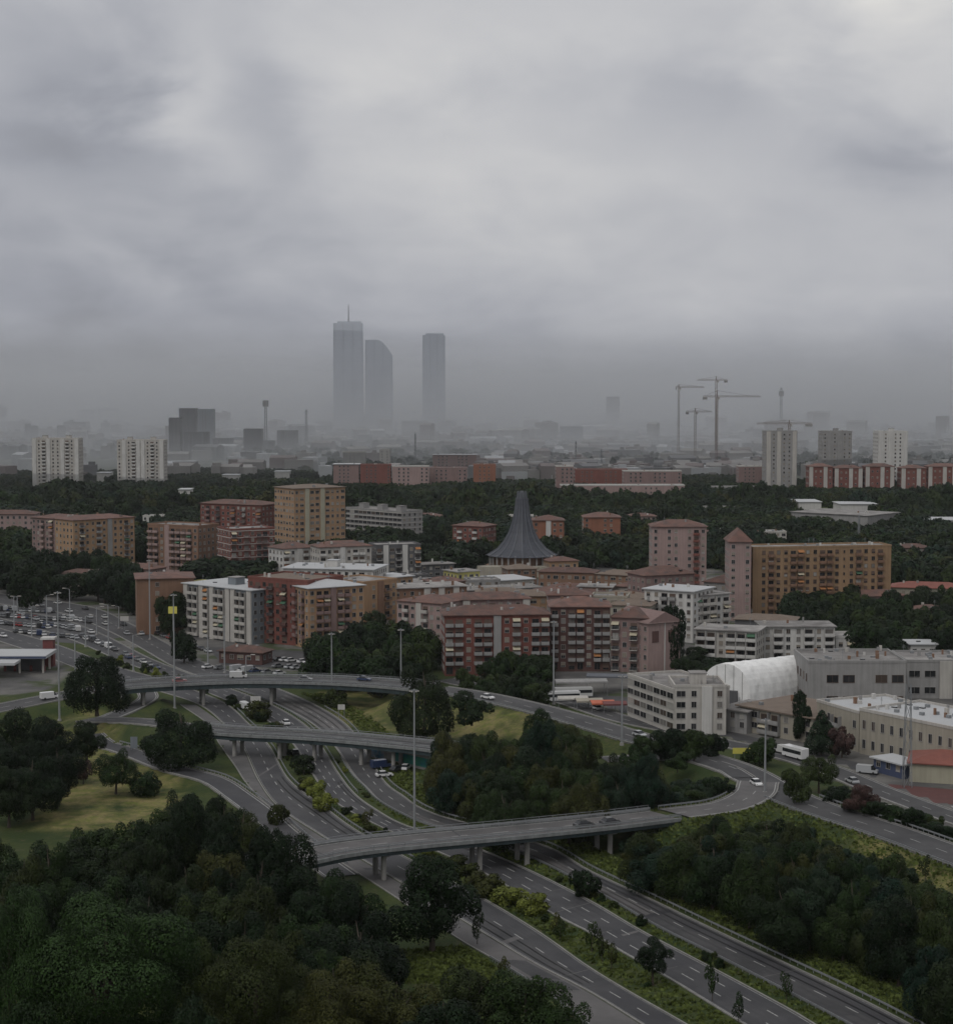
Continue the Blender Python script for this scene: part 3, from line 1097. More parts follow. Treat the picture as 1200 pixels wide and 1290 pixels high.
def window_mesh(w, h, frame='window_frame', two=True, proud=0.10, shut=0):
    k = (round(w, 1), round(h, 1), frame, shut)
    if k not in _win:
        mb = MB()
        t = 0.09
        mb.box(-w / 2, -proud, 0, -w / 2 + t, 0.01, h)
        mb.box(w / 2 - t, -proud, 0, w / 2, 0.01, h)
        mb.box(-w / 2 + t, -proud, h - t, w / 2 - t, 0.01, h)
        mb.box(-w / 2 - 0.06, -proud - 0.07, -0.08, w / 2 + 0.06, 0.01, 0)
        if two and w > 0.9:
            mb.box(-0.03, -0.06, 0, 0.03, 0.0, h - t)
        mb.poly([(-w / 2 + t, -0.03, 0), (w / 2 - t, -0.03, 0), (w / 2 - t, -0.03, h - t), (-w / 2 + t, -0.03, h - t)], 1)
        if shut:
            zb = {1: h * .55, 2: h * .25, 3: 0.02}[shut]
            mb.box(-w / 2 + t, -0.055, zb, w / 2 - t, -0.032, h - t, 2)
        _win[k] = mb.mesh('window', [M[frame], M['pane'], M['shutter' if frame == 'window_frame' else 'brown_frame']])
    return _win[k]

_bal = {}
def balcony_mesh(w, m, d=1.25, deep=False, open_=False):
    k = (round(w, 1), m, d, deep, open_)
    if k not in _bal:
        mb = MB()
        mb.box(-w / 2, -d, -0.16, w / 2, 0.0, 0)
        if open_:
            for i in range(int(w / 0.45) + 1):
                x = -w / 2 + 0.03 + i * (w - 0.06) / max(1, int(w / 0.45))
                mb.box(x - .02, -d + .02, 0, x + .02, -d + .06, 1.0, 1)
            mb.box(-w / 2, -d, 1.0, w / 2, -d + 0.08, 1.06, 1)
            mb.box(-w / 2, -d, 0.5, w / 2, -d + 0.05, 0.54, 1)
        else:
            mb.box(-w / 2, -d - 0.002, 0.06, w / 2, -d + 0.12, 1.02)
        for s in (-1, 1):
            x0, x1 = sorted((s * w / 2, s * (w / 2 - 0.1)))
            mb.box(x0, -d + 0.13, 0.002, x1, -0.003, 2.84 if deep else 1.0)
        _bal[k] = mb.mesh('balcony', [M[m], M['dull_steel']])
    return _bal[k]

def awning_mesh(w, m):
    k = ('awning', w, m)
    if k not in _bal:
        mb = MB()
        mb.poly([(-w / 2, -1.45, 1.75), (w / 2, -1.45, 1.75), (w / 2, -0.04, 2.55), (-w / 2, -0.04, 2.55)])
        mb.poly([(-w / 2, -1.45, 1.55), (w / 2, -1.45, 1.55), (w / 2, -1.45, 1.75), (-w / 2, -1.45, 1.75)])
        _bal[k] = mb.mesh('balcony_awning', M[m])
    return _bal[k]

_unit = {}
def unit_box(name, m):
    k = (name, m)
    if k not in _unit:
        mb = MB(); mb.box(0, 0, 0, 1, 1, 1)
        _unit[k] = mb.mesh(name, M[m])
    return _unit[k]

def boxpart(root, name, m, x0, y0, z0, x1, y1, z1):
    o = link(name, unit_box(name, m), root, (x0, y0, z0))
    o.scale = (x1 - x0, y1 - y0, z1 - z0)
    return o

NOSHUT = [False]
def facade(root, L, h, n_st, pat, ox, oy, rz, bal_m='white_wall', frame='window_frame', bay=3.3, joined=False, z0=0.6, wh=1.6, ww=1.45, door=True):
    """fill one wall with openings; (ox, oy, rz) carries the wall's own frame"""
    nb = max(1, int(round(L / bay)))
    bw = L / nb
    sh = (h - z0 - 0.5) / n_st
    c, s = math.cos(rz), math.sin(rz)
    acc = MB() if joined else None
    wr_ = random.Random(int(L * 37 + ox * 3 + oy * 11))
    def shut():
        if NOSHUT[0]:
            return 0
        return wr_.choices([0, 1, 2, 3], [5, 2.4, 1.4, 1.4])[0]
    def put(name, me, x, z, y=0.0):
        px, py = ox + c * x - s * y, oy + s * x + c * y
        if joined:
            b = len(acc.v)
            for v in me.vertices:
                vx, vy = v.co.x + x, v.co.y + y
                acc.v.append((ox + c * vx - s * vy, oy + s * vx + c * vy, v.co.z + z))
            for p in me.polygons:
                acc.f.append(tuple(b + i for i in p.vertices))
                acc.m.append(p.material_index)
        else:
            o = link(name, me, root, (px, py, z))
            o.rotation_euler = (0, 0, rz)
    for i in range(nb):
        ch = pat[i % len(pat)]
        x = (i + 0.5) * bw
        if ch == '.':
            continue
        if ch == 'P':
            if not joined:
                o = boxpart(root, 'pilaster', bal_m, 0, 0, 0, 1, 1, 1)
                w = bw * 0.8
                o.location = (ox + c * (x - w / 2) + s * 0.5, oy + s * (x - w / 2) - c * 0.5, 0)
                o.scale = (w, 0.5, h + 0.3)
                o.rotation_euler = (0, 0, rz)
            continue
        for f in range(n_st):
            z = z0 + f * sh
            if ch == 'w':
                put('window', window_mesh(ww, wh, frame, shut=shut()), x, z + 1.0)
            elif ch == 'n':
                put('window', window_mesh(0.7, 1.1, frame), x, z + 1.2)
            elif ch == 'W':
                put('window', window_mesh(min(3.6, bw * .72), wh, frame, shut=shut()), x, z + 0.95)
            elif ch == 'R':
                put('window', window_mesh(bw * .92, wh, frame), x, z + 1.0)
            elif ch in 'BDO':
                put('balcony_door', window_mesh(round(bw * .72, 1), 2.25, 'brown_frame', shut=shut() if ch != 'D' else 0), x, z + 0.12)
                if f > 0 or ch != 'B':
                    put('balcony', balcony_mesh(round(bw * (0.96 if ch == 'D' else 0.86), 1), bal_m, deep=(ch == 'D'), open_=(ch == 'O')), x, z + 0.1)
                    if not joined and wr_.random() < 0.16 and n_st < 10:
                        put('balcony_awning', awning_mesh(round(bw * .8, 1), wr_.choice(['awning_green', 'awning_orange', 'awning_cream', 'awning_cream'])), x, z + 0.1)
    if joined and acc.v:
        k = bal_m
        o = acc.build('windows', [M[frame], M['pane']], root)
        o['kind'] = 'stuff'

def hip_roof(x0, y0, x1, y1, z, rise, over=0.6, gable=False):
    mb = MB()
    x0 -= over; y0 -= over; x1 += over; y1 += over
    W, D = x1 - x0, y1 - y0
    if W >= D:
        i = 0 if gable else D / 2
        a, b = (x0 + i, (y0 + y1) / 2, z + rise), (x1 - i, (y0 + y1) / 2, z + rise)
        c = [(x0, y0, z), (x1, y0, z), (x1, y1, z), (x0, y1, z)]
        mb.poly([c[0], c[1], b, a]); mb.poly([c[2], c[3], a, b]); mb.poly([c[1], c[2], b]); mb.poly([c[3], c[0], a])
    else:
        i = 0 if gable else W / 2
        a, b = ((x0 + x1) / 2, y0 + i, z + rise), ((x0 + x1) / 2, y1 - i, z + rise)
        c = [(x0, y0, z), (x1, y0, z), (x1, y1, z), (x0, y1, z)]
        mb.poly([c[0], c[1], a]); mb.poly([c[1], c[2], b, a]); mb.poly([c[2], c[3], b]); mb.poly([c[3], c[0], a, b])
    mb.box(x0, y0, z - 0.25, x1, y1, z - 0.02)
    return mb

def roof_clutter(root, L, D, z, n, m='white_wall', rs=None):
    rs = rs or random.Random(int(L * 100 + D * 7))
    for _ in range(n):
        k = rs.random()
        x, y = rs.uniform(0.8, max(1, L - 1.5)), rs.uniform(0.8, max(1, D - 1.5))
        if k < 0.45:
            w = rs.uniform(0.5, 1.0)
            boxpart(root, 'chimney', rs.choice([m, 'grey_wall', 'offwhite_wall', 'brown_wall']), x, y, z - 0.3, x + w, y + w * .8, z + rs.uniform(0.9, 1.8))
        elif k < 0.7:
            boxpart(root, 'roof_unit', 'dull_steel', x, y, z - 0.2, x + 1.1, y + 0.9, z + 0.8)
        elif k < 0.85:
            mb = MB(); mb.bar((x, y, z - .3), (x, y, z + 3.2), 0.07)
            for q in range(4):
                mb.bar((x - 0.6 + q * .1, y, z + 2.2 + q * .25), (x + 0.6 - q * .1, y, z + 2.2 + q * .25), 0.05)
            mb.build('aerial', M['dull_steel'], root)
        else:
            boxpart(root, 'skylight', 'dark_glass', x, y, z - 0.1, x + 1.4, y + 1.0, z + 0.3)

def bld(name, label, A, B, ytop, depth, wall, pats, roof='flat', bal='white_wall', frame='window_frame', bay=3.3, storeys=None,
        roof_m=None, clutter=4, cat=None, joined=None, bands=None, rise=2.2, wh=1.6, ww=1.45, lift=0, hfix=None, group=None, parapet=0.7, gz=0.0):
    PA, PB = G(A[0], A[1], gz), G(B[0], B[1], gz)
    h = (top_z(PA, ytop) - gz) if hfix is None else hfix
    d = PB - PA
    L = d.length
    ang = math.atan2(d.y, d.x)
    root = empty(name, PA, ang)
    tag(root, label, cat or 'building', group)
    far = PA.y > 1150 if joined is None else joined
    mb = MB()
    mb.box(0, 0, -1.0, L, depth, h)
    bands_ = bands
    body = mb.build('wall', M[wall], root)
    u = Vector((math.cos(ang), math.sin(ang), 0)); v = Vector((-u.y, u.x, 0))
    fm = -16 if (PA.y > 880 and h < 16) else -3
    FOOT.append([tuple((PA + u * a + v * b)[:2]) for a, b in ((-2.5, fm), (L + 2.5, fm), (L + 2.5, depth + 2.5), (-2.5, depth + 2.5))])
    n_st = storeys or max(1, int(round((h - 0.8) / 3.15)))
    if isinstance(pats, str):
        pats = (pats, 'w')
    front, side = pats[0], pats[1]
    NOSHUT[0] = name in ('office_building', 'factory_building', 'factory_hall', 'shed')
    facade(root, L, h, n_st, front, 0, 0, 0, bal, frame, bay, far, wh=wh, ww=ww)
    camv = Vector((0, 0, 0))
    # left wall (its outward normal is -u) and right wall (+u)
    if side:
        if (camv - PA).dot(-u) > 0:
            facade(root, depth, h, n_st, side, 0, depth, -math.pi / 2, bal, frame, bay, far, wh=wh, ww=ww)
        if (camv - PB).dot(u) > 0:
            facade(root, depth, h, n_st, side, L, 0, math.pi / 2, bal, frame, bay, far, wh=wh, ww=ww)
    if bands:
        sh = (h - 1.1) / n_st
        for f in range(n_st + 1):
            z = 0.6 + f * sh
            boxpart(root, 'floor_band', bands, -0.18, -0.18, z - 0.2, L + 0.18, depth + 0.18, z + 0.16)
    if roof == 'flat':
        rm = roof_m or 'gravel_roof'
        t = 0.3
        mb = MB()
        mb.box(-0.12, -0.12, h - 0.05, L + 0.12, t, h + parapet); mb.box(-0.12, depth - t, h - 0.05, L + 0.12, depth + 0.12, h + parapet)
        mb.box(-0.12, t, h - 0.05, t, depth - t, h + parapet); mb.box(L - t, t, h - 0.05, L + 0.12, depth - t, h + parapet)
        mb.build('parapet', M[wall if rm != 'white_roof' else 'offwhite_wall'], root)
        boxpart(root, 'roof', rm, t, t, h - 0.02, L - t, depth - t, h + 0.12)
        zr = h + 0.1
    elif roof in ('hip', 'gable'):
        r = hip_roof(0, 0, L, depth, h + 0.25, rise, 0.7, roof == 'gable')
        r.build('roof', M[roof_m or 'tile_roof'], root)
        zr = h + rise * 0.5
    elif roof == 'slab':
        boxpart(root, 'roof', roof_m or 'white_roof', -0.8, -0.8, h, L + 0.8, depth + 0.8, h + 0.35)
        zr = h + 0.35
    for i in range(lift):
        x = L * (i + 0.5) / lift
        boxpart(root, 'stair_head', wall, x - 2.2, depth * 0.3, h - 0.05, x + 2.2, depth * 0.3 + 4.5, h + 3.0)
        boxpart(root, 'stair_head_roof', roof_m or 'gravel_roof', x - 2.4, depth * 0.3 - .2, h + 3.0, x + 2.4, depth * 0.3 + 4.7, h + 3.2)
    if clutter:
        roof_clutter(root, L, depth, zr, clutter if not far else min(clutter, 3))
    return root, L, h, ang

# --- the apartment front row
bld('apartment_block', 'cream striped apartment block with white roof beside the busy wide road', (232, 800), (318, 812), 735, 24, 'blue_grey_wall', ('PDDPDPDDP', 'w'), 'slab', bal='offwhite_wall', bay=3.0, clutter=9, lift=1)
bld('apartment_block', 'narrow bright yellow end wall of the striped apartment block', (219, 792), (241, 795), 736, 15, 'yellow_wall', ('.P', 'w'), 'flat', bal='cream_wall', bay=4, clutter=1)
bld('apartment_block', 'deep red brick apartment block with dark balcony slots between striped and pale blocks', (313, 808), (388, 815), 728, 22, 'brick', ('wBwOwBnwB', 'w'), 'flat', bal='dark_brick', frame='brown_frame', bay=2.9, roof_m='brown_roof', clutter=10)
bld('apartment_block', 'pinkish tan apartment block with white hipped roof and curved balconies', (389, 818), (459, 812), 742, 20, 'tan_wall', ('wBBPBBw', 'wB'), 'hip', bal='dusky_pink_wall', roof_m='white_roof', rise=1.8, bay=3.0, clutter=4)
bld('apartment_block', 'tan block with brown stripes between the white roofed block and pink block', (458, 806), (500, 800), 735, 20, 'tan_wall', ('.wPOw', 'w'), 'flat', bal='brown_wall', clutter=5)
bld('apartment_block', 'pale pink gabled apartment block left of the long red brick block', (500, 815), (556, 820), 757, 18, 'pink_wall', ('wBwPBw', 'w'), 'hip', bal='offwhite_wall', rise=2.0, bay=2.9, clutter=5)
bld('apartment_block', 'red brick six storey block with pale grey balcony grid, behind roadside trees', (560, 852), (692, 850), 776, 15, 'brick', ('BBwBBPwBwBB', 'w'), 'hip', bal='grey_wall', frame='window_frame', roof_m='tile_roof', rise=2.4, bay=3.0, clutter=12)
bld('apartment_block', 'red brick block wing with balconies and taller roof, right of the balcony grid', (693, 846), (768, 846), 765, 16, 'dark_brick', ('BwBBwB', 'w'), 'hip', bal='grey_wall', roof_m='tile_roof', rise=2.6, bay=3.0, clutter=6)
bld('apartment_block', 'pale grey pink block with arched balconies joining the gabled tower', (769, 846), (815, 848), 778, 17, 'dusky_pink_wall', ('OwOw', 'w'), 'hip', bal='offwhite_wall', rise=2.6, bay=3.0, clutter=4)
r_, L_, h_, a_ = bld('apartment_block', 'pink gabled end house with two dark red windows beside white vault', (816, 850), (856, 846), 786, 20, 'pink_wall', ('..', 'w'), 'gable', bal='white_wall', rise=0.1, clutter=0, roof_m='pink_wall', storeys=5)
mb = MB(); mb.poly([(-0.5, -0.5, h_ + .3), (L_ + .5, -0.5, h_ + .3), (L_ / 2, -0.5, h_ + 3.6)]); mb.poly([(-.5, -.5, h_ + .3), (L_ / 2, -.5, h_ + 3.6), (L_ / 2, 20.5, h_ + 3.6), (-.5, 20.5, h_ + .3)])
mb.poly([(L_ + .5, -.5, h_ + .3), (L_ + .5, 20.5, h_ + .3), (L_ / 2, 20.5, h_ + 3.6), (L_ / 2, -.5, h_ + 3.6)])
mb.build('gable_roof', M['dusky_pink_wall'], r_)
for k in (0.22, 0.72):
    boxpart(r_, 'large_window', 'dark_brick', L_ * k - 1.3, -0.15, h_ - 6.3, L_ * k + 1.3, 0.0, h_ - 2.6)
boxpart(r_, 'downpipe', 'white_wall', L_ * .5, -0.25, 0, L_ * .5 + .25, 0.0, h_)

# rows behind the front row
bld('apartment_block', 'long low pink building with white fascia behind the red balcony block', (560, 815), (668, 812), 757, 14, 'dusky_pink_wall', ('wwPwwBw', 'w'), 'hip', bal='offwhite_wall', rise=2.0, clutter=7)
bld('apartment_block', 'brick building with tall stair glazing and white cornice behind pink gabled block', (496, 800), (588, 796), 742, 16, 'brown_wall', ('wnwnPnPnPnn', 'w'), 'slab', bal='offwhite_wall', roof_m='gravel_roof', clutter=8, bay=2.8)
bld('office_building', 'long white flat roofed building behind the tan hipped block', (357, 775), (470, 778), 716, 22, 'white_wall', ('wwWw', 'w'), 'slab', roof_m='white_roof', clutter=10, lift=1)
bld('apartment_house', 'white house with orange hipped roof before the tall tan tower', (357, 745), (398, 742), 692, 14, 'white_wall', ('BwPBw', 'w'), 'hip', roof_m='tile_roof', bal='white_wall', rise=2.4, clutter=4)
bld('apartment_house', 'pale grey house with stepped balconies right below the tall tan tower', (403, 748), (468, 745), 690, 14, 'offwhite_wall', ('BwBPwB', 'w'), 'hip', roof_m='tile_roof', bal='white_wall', rise=2.2, clutter=6)
bld('apartment_house', 'dark balconied house with white panels left of the church', (474, 742), (530, 740), 688, 14, 'dark_wall', ('OPWOPw', 'w'), 'flat', bal='white_wall', clutter=4)
bld('apartment_house', 'low tan building with white shopfront roof between white roofs and pink block', (470, 775), (520, 770), 730, 14, 'tan_wall', ('wWw', 'w'), 'slab', roof_m='white_roof', clutter=6)
bld('shed', 'small white flat warehouse roof tucked beneath the tan block', (457, 822), (500, 822), 780, 18, 'offwhite_wall', ('..', None), 'slab', roof_m='white_roof', clutter=2, cat='shed', hfix=6)
low = [  # (A, B, h, depth, wall, roof, roof material, label)
    ((520, 760), (566, 758), 9, 14, 'grey_wall', 'slab', 'gravel_roof', 'low grey flat roofed house left of the yellow walled house'),
    ((576, 752), (604, 750), 11, 12, 'yellow_wall', 'slab', 'gravel_roof', 'low house with pale yellow wall in front of the church'),
    ((606, 756), (672, 752), 8, 20, 'offwhite_wall', 'slab', 'white_roof', 'low white roofed parish hall directly below the church'),
    ((590, 775), (640, 772), 10, 13, 'dark_wall', 'slab', 'gravel_roof', 'low dark flat building below the white parish hall'),
    ((642, 772), (682, 770), 10, 13, 'blue_grey_wall', 'slab', 'gravel_roof', 'grey blue low block just right of dark flat building'),
    ((678, 742), (748, 744), 8, 12, 'brown_wall', 'hip', 'tile_roof', 'long brown roofed row house right of the church'),
    ((750, 748), (812, 752), 9, 12, 'brown_wall', 'hip', 'brown_roof', 'second brown roofed row house reaching the white modern block'),
    ((686, 768), (742, 770), 9, 12, 'tan_wall', 'hip', 'tile_roof', 'tan house with tiled roof behind the balcony block wing'),
    ((748, 785), (806, 790), 11, 13, 'tan_wall', 'hip', 'brown_roof', 'tan house with brown roof behind the arched balcony block'),
    ((600, 790), (662, 790), 13, 12, 'dusky_pink_wall', 'hip', 'brown_roof', 'pink low house with brown roof behind red balcony block'),
    ((664, 788), (716, 790), 13, 12, 'offwhite_wall', 'hip', 'tile_roof', 'off white house with tile roof behind the balcony block wing'),
    ((716, 800), (765, 800), 15, 12, 'beige_wall', 'hip', 'tile_roof', 'beige dormer house behind the red brick wing'),
    ((768, 810), (818, 812), 14, 12, 'beige_wall', 'hip', 'brown_roof', 'beige dormered house behind the gabled pink house'),
    ((530, 730), (572, 728), 7, 10, 'dark_wall', 'slab', 'gravel_roof', 'small dark hut roof at the foot of the wooded slope'),
    ((440, 765), (486, 764), 10, 12, 'white_wall', 'slab', 'white_roof', 'white flat roofed house behind the tan block'),
    ((276, 835), (330, 838), 4, 8, 'dark_brick', 'hip', 'tile_roof', 'low red tiled kiosk below the striped apartment block'),
]
for A, B, hh, dp, wl, rf, rm, lb in low:
    bld('house', lb, A, B, 0, dp, wl, ('wwW', 'w'), rf, roof_m=rm, hfix=hh, clutter=5, cat='house', rise=1.8, bal='offwhite_wall')

more = [  # base corners, height, depth, wall, roof, roof material, label
    ((640, 742), (676, 741), 9, 12, 'brown_wall', 'hip', 'brown_roof', 'brown roofed priest house touching the church drum on its right'),
    ((692, 728), (728, 727), 8, 12, 'tan_wall', 'hip', 'tile_roof', 'low tan house in the trees right of the church drum'),
    ((545, 770), (586, 768), 12, 12, 'brown_wall', 'hip', 'tile_roof', 'tiled brown house behind the stair glazed brick building'),
    ((688, 785), (728, 784), 12, 11, 'dusky_pink_wall', 'flat', 'gravel_roof', 'flat roofed pink house in the middle of the dense quarter'),
    ((728, 776), (770, 777), 12, 11, 'brown_wall', 'slab', 'gravel_roof', 'brown flat house near the round tree among the roofs'),
    ((774, 772), (812, 774), 11, 11, 'offwhite_wall', 'hip', 'tile_roof', 'off white tiled house before the pink tower foot'),
    ((640, 805), (690, 805), 16, 11, 'tan_wall', 'hip', 'brown_roof', 'taller tan house just behind the red balcony block'),
    ((690, 812), (744, 812), 18, 11, 'dusky_pink_wall', 'hip', 'tile_roof', 'dusky pink house rising behind the red brick wing'),
    ((744, 806), (790, 807), 16, 11, 'beige_wall', 'flat', 'gravel_roof', 'beige flat house behind the arched balcony block'),
    ((590, 758), (630, 757), 9, 11, 'grey_wall', 'flat', 'gravel_roof', 'grey flat house left below the parish hall'),
    ((500, 752), (540, 750), 9, 11, 'dark_wall', 'flat', 'gravel_roof', 'dark flat shop row behind the white warehouse roofs'),
    ((486, 790), (524, 790), 15, 11, 'offwhite_wall', 'slab', 'white_roof', 'pale slab roofed house between tan block and brick building'),
    ((880, 690), (915, 690), 8, 12, 'orange_brick', 'hip', 'tile_roof', 'small brick house in the wood right of the pink tower block'),
    ((640, 668), (672, 668), 9, 12, 'grey_wall', 'flat', 'white_roof', 'small pale house in the wood left of the church spire'),
    ((520, 668), (556, 668), 9, 12, 'brown_wall', 'hip', 'tile_roof', 'brown house in the wood right of the grey slab'),
    ((790, 668), (826, 668), 9, 12, 'pink_wall', 'hip', 'tile_roof', 'pink house in the wood above the pink tower block'),
    ((880, 656), (930, 656), 9, 14, 'grey_wall', 'flat', 'gravel_roof', 'long grey low building in the wood right of centre'),
    ((948, 690), (990, 690), 9, 12, 'offwhite_wall', 'flat', 'white_roof', 'white low building in the wood behind the ochre slab end'),
    ((1130, 712), (1172, 712), 9, 12, 'pink_wall', 'hip', 'tile_roof', 'pink tiled house in the wood at the right side'),
    ((1150, 800), (1196, 800), 9, 12, 'dusky_pink_wall', 'hip', 'tile_roof', 'dusky house half hidden in the park at the right edge'),
    ((180, 668), (222, 668), 9, 12, 'white_wall', 'flat', 'white_roof', 'white low house in the wood behind the brown flat block'),
    ((20, 655), (60, 655), 9, 12, 'grey_wall', 'flat', 'gravel_roof', 'grey low house in the wood at the left edge'),
    ((300, 648), (340, 648), 9, 12, 'offwhite_wall', 'flat', 'white_roof', 'white low house in the wood above the red tiled block'),
    ((1150, 640), (1196, 640), 10, 14, 'grey_wall', 'flat', 'white_roof', 'pale low hall in the wood beneath the red terrace right end'),
]
for A, B, hh, dp, wl, rf, rm, lb in more:
    bld('house', lb, A, B, 0, dp, wl, ('wwW', 'w'), rf, roof_m=rm, hfix=hh, clutter=5, cat='house', rise=1.8, bal='offwhite_wall')

# --- towers and blocks of the middle distance
bld('tower_block', 'tall tan apartment tower with flat brown cap above the trees', (371, 712), (435, 708), 616, 22, 'tan_wall', ('wWPWWPWw', 'Ww'), 'hip', bal='cream_wall', roof_m='brown_roof', rise=1.5, bay=3.2, clutter=5)
bld('apartment_block', 'grey ribbon windowed slab in the trees right of tall tan tower', (436, 685), (506, 692), 640, 16, 'grey_wall', ('RRRR', 'w'), 'flat', bay=4.0, clutter=2, lift=3, roof_m='gravel_roof', bands='offwhite_wall')
bld('apartment_block', 'red brick block with pale floor bands, lower of the stepped pair', (291, 738), (346, 735), 668, 18, 'brick', ('OwOwO', 'w'), 'flat', bal='pink_wall', bands='offwhite_wall', clutter=7)
bld('apartment_block', 'red block with tiled roof behind the banded brick block', (253, 700), (330, 704), 634, 18, 'brick', ('wBwOw', 'w'), 'hip', bal='dusky_pink_wall', rise=2, clutter=6)
bld('apartment_block', 'brown flat block with pale balcony stripes right of the dark trees', (187, 728), (250, 732), 661, 17, 'brown_wall', ('BBwPBB', 'w'), 'flat', bal='pink_wall', clutter=5)
bld('apartment_block', 'wide low brown brick building above the wide road trees', (173, 800), (245, 798), 730, 22, 'brown_wall', ('..w.', None), 'hip', rise=1.4, roof_m='tile_roof', clutter=3)
bld('apartment_block', 'brown pink block with tiled roof, left of the tan twin', (41, 712), (91, 716), 652, 18, 'dusky_pink_wall', ('wwBwB', 'w'), 'hip', rise=1.8, bal='pink_wall', clutter=5)
bld('apartment_block', 'tan twin block with tiled roof and green grey end bay', (93, 722), (170, 716), 656, 18, 'tan_wall', ('wOwwBwPw', 'w'), 'hip', rise=1.8, bal='grey_wall', clutter=7)
bld('house', 'long low pink roofed house on the edge behind dark trees', (-30, 690), (44, 690), 648, 14, 'pink_wall', ('ww', 'w'), 'hip', rise=2, clutter=3, cat='house')
bld('house', 'low tiled house half hidden under the tan twin block', (70, 748), (140, 752), 0, 14, 'beige_wall', ('ww', 'w'), 'hip', rise=2, clutter=3, cat='house', hfix=9)
bld('house', 'pink tiled house before the brown flat block', (140, 742), (190, 745), 0, 12, 'dusky_pink_wall', ('ww', 'w'), 'hip', rise=2, clutter=3, cat='house', hfix=10)
bld('house', 'beige flat house in the trees at the far edge', (-20, 725), (38, 728), 0, 12, 'beige_wall', ('ww', 'w'), 'flat', clutter=2, cat='house', hfix=9)
bld('house', 'cream gable wall beside the red stepped block', (349, 700), (361, 700), 652, 12, 'cream_wall', ('.', None), 'flat', clutter=1, cat='house')
bld('apartment_house', 'small red brick house in the trees left of the church', (570, 702), (608, 704), 662, 15, 'brick', ('wBw', 'w'), 'hip', roof_m='tile_roof', rise=2, clutter=2)
bld('apartment_house', 'orange red brick house with tiled roof right behind the church spire', (671, 704), (710, 704), 656, 16, 'orange_brick', ('w.Pw', 'w'), 'hip', roof_m='tile_roof', rise=2.5, clutter=2)
bld('apartment_house', 'orange brick house alone in the trees right of the church', (735, 692), (781, 692), 652, 16, 'orange_brick', ('w..w', 'w'), 'hip', roof_m='tile_roof', rise=2.5, clutter=2)
bld('tower_block', 'pink tower block with pale overhanging attic and tiled cap', (821, 745), (889, 745), 664, 16, 'pink_wall', ('w.ww.wB', 'w'), 'hip', bal='brick', rise=2.8, roof_m='tile_roof', clutter=4)
bld('apartment_house', 'red tiled low block directly in front of the pink tower block', (812, 782), (874, 778), 726, 14, 'dusky_pink_wall', ('ww', 'w'), 'hip', rise=3, clutter=2)
bld('house', 'cream house with red tiled roof right of the pink tower', (886, 775), (925, 778), 733, 14, 'grey_wall', ('ww', 'w'), 'hip', rise=3, clutter=2, cat='house')
bld('tower_block', 'narrow pink grey tower with pointed tiled roof against the ochre slab', (918, 782), (945, 782), 683, 14, 'pink_wall', ('w.w', 'w'), 'hip', rise=5.0, clutter=0)
bld('apartment_slab', 'long ochre apartment slab with brown balcony columns and flat roof', (947, 779), (1121, 775), 691, 13, 'ochre_wall', ('.wBwwBBwwBBwnwBwwB.', 'w'), 'flat', bal='brown_wall', bay=3.1, clutter=16, roof_m='gravel_roof', frame='brown_frame')
bld('house', 'long red tiled row house right of the ochre slab', (1122, 762), (1215, 765), 740, 14, 'beige_wall', ('ww', 'w'), 'hip', rise=2, roof_m='red_roof', clutter=3, cat='house')
bld('house', 'pale house in the trees beneath the ochre slab end', (1078, 780), (1140, 778), 0, 11, 'pink_wall', ('wBw', 'w'), 'hip', rise=2, roof_m='tile_roof', clutter=3, cat='house', hfix=9)
bld('apartment_block', 'white modern block with stepped dark balconies, upper one', (811, 805), (872, 810), 742, 18, 'white_wall', ('wwBBw', 'w'), 'slab', bal='grey_wall', roof_m='white_roof', clutter=5)
bld('apartment_block', 'white modern wing with dark loggias attached right of the upper block', (873, 808), (918, 803), 752, 16, 'white_wall', ('BDDw', 'w'), 'slab', bal='offwhite_wall', roof_m='gravel_roof', clutter=2)
bld('apartment_house', 'white low block with dark balconies left of the white villa block', (876, 838), (952, 842), 793, 14, 'offwhite_wall', ('DDwDD', 'w'), 'slab', bal='white_wall', roof_m='gravel_roof', clutter=3)
bld('apartment_house', 'white villa block with dark loggias above the vaulted hall', (960, 834), (1050, 834), 790, 14, 'white_wall', ('wDwwDwDw', 'w'), 'slab', bal='white_wall', roof_m='gravel_roof', clutter=3)
bld('apartment_house', 'white lower end house joined to the villa block', (1052, 833), (1090, 833), 804, 13, 'white_wall', ('wDw', 'w'), 'flat', bal='white_wall', roof_m='gravel_roof', clutter=2)
bld('shed', 'dark tiled long shed behind the white villa block', (925, 815), (1000, 818), 0, 12, 'dark_wall', ('.', None), 'hip', roof_m='brown_roof', hfix=10, rise=1.5, clutter=2, cat='shed')

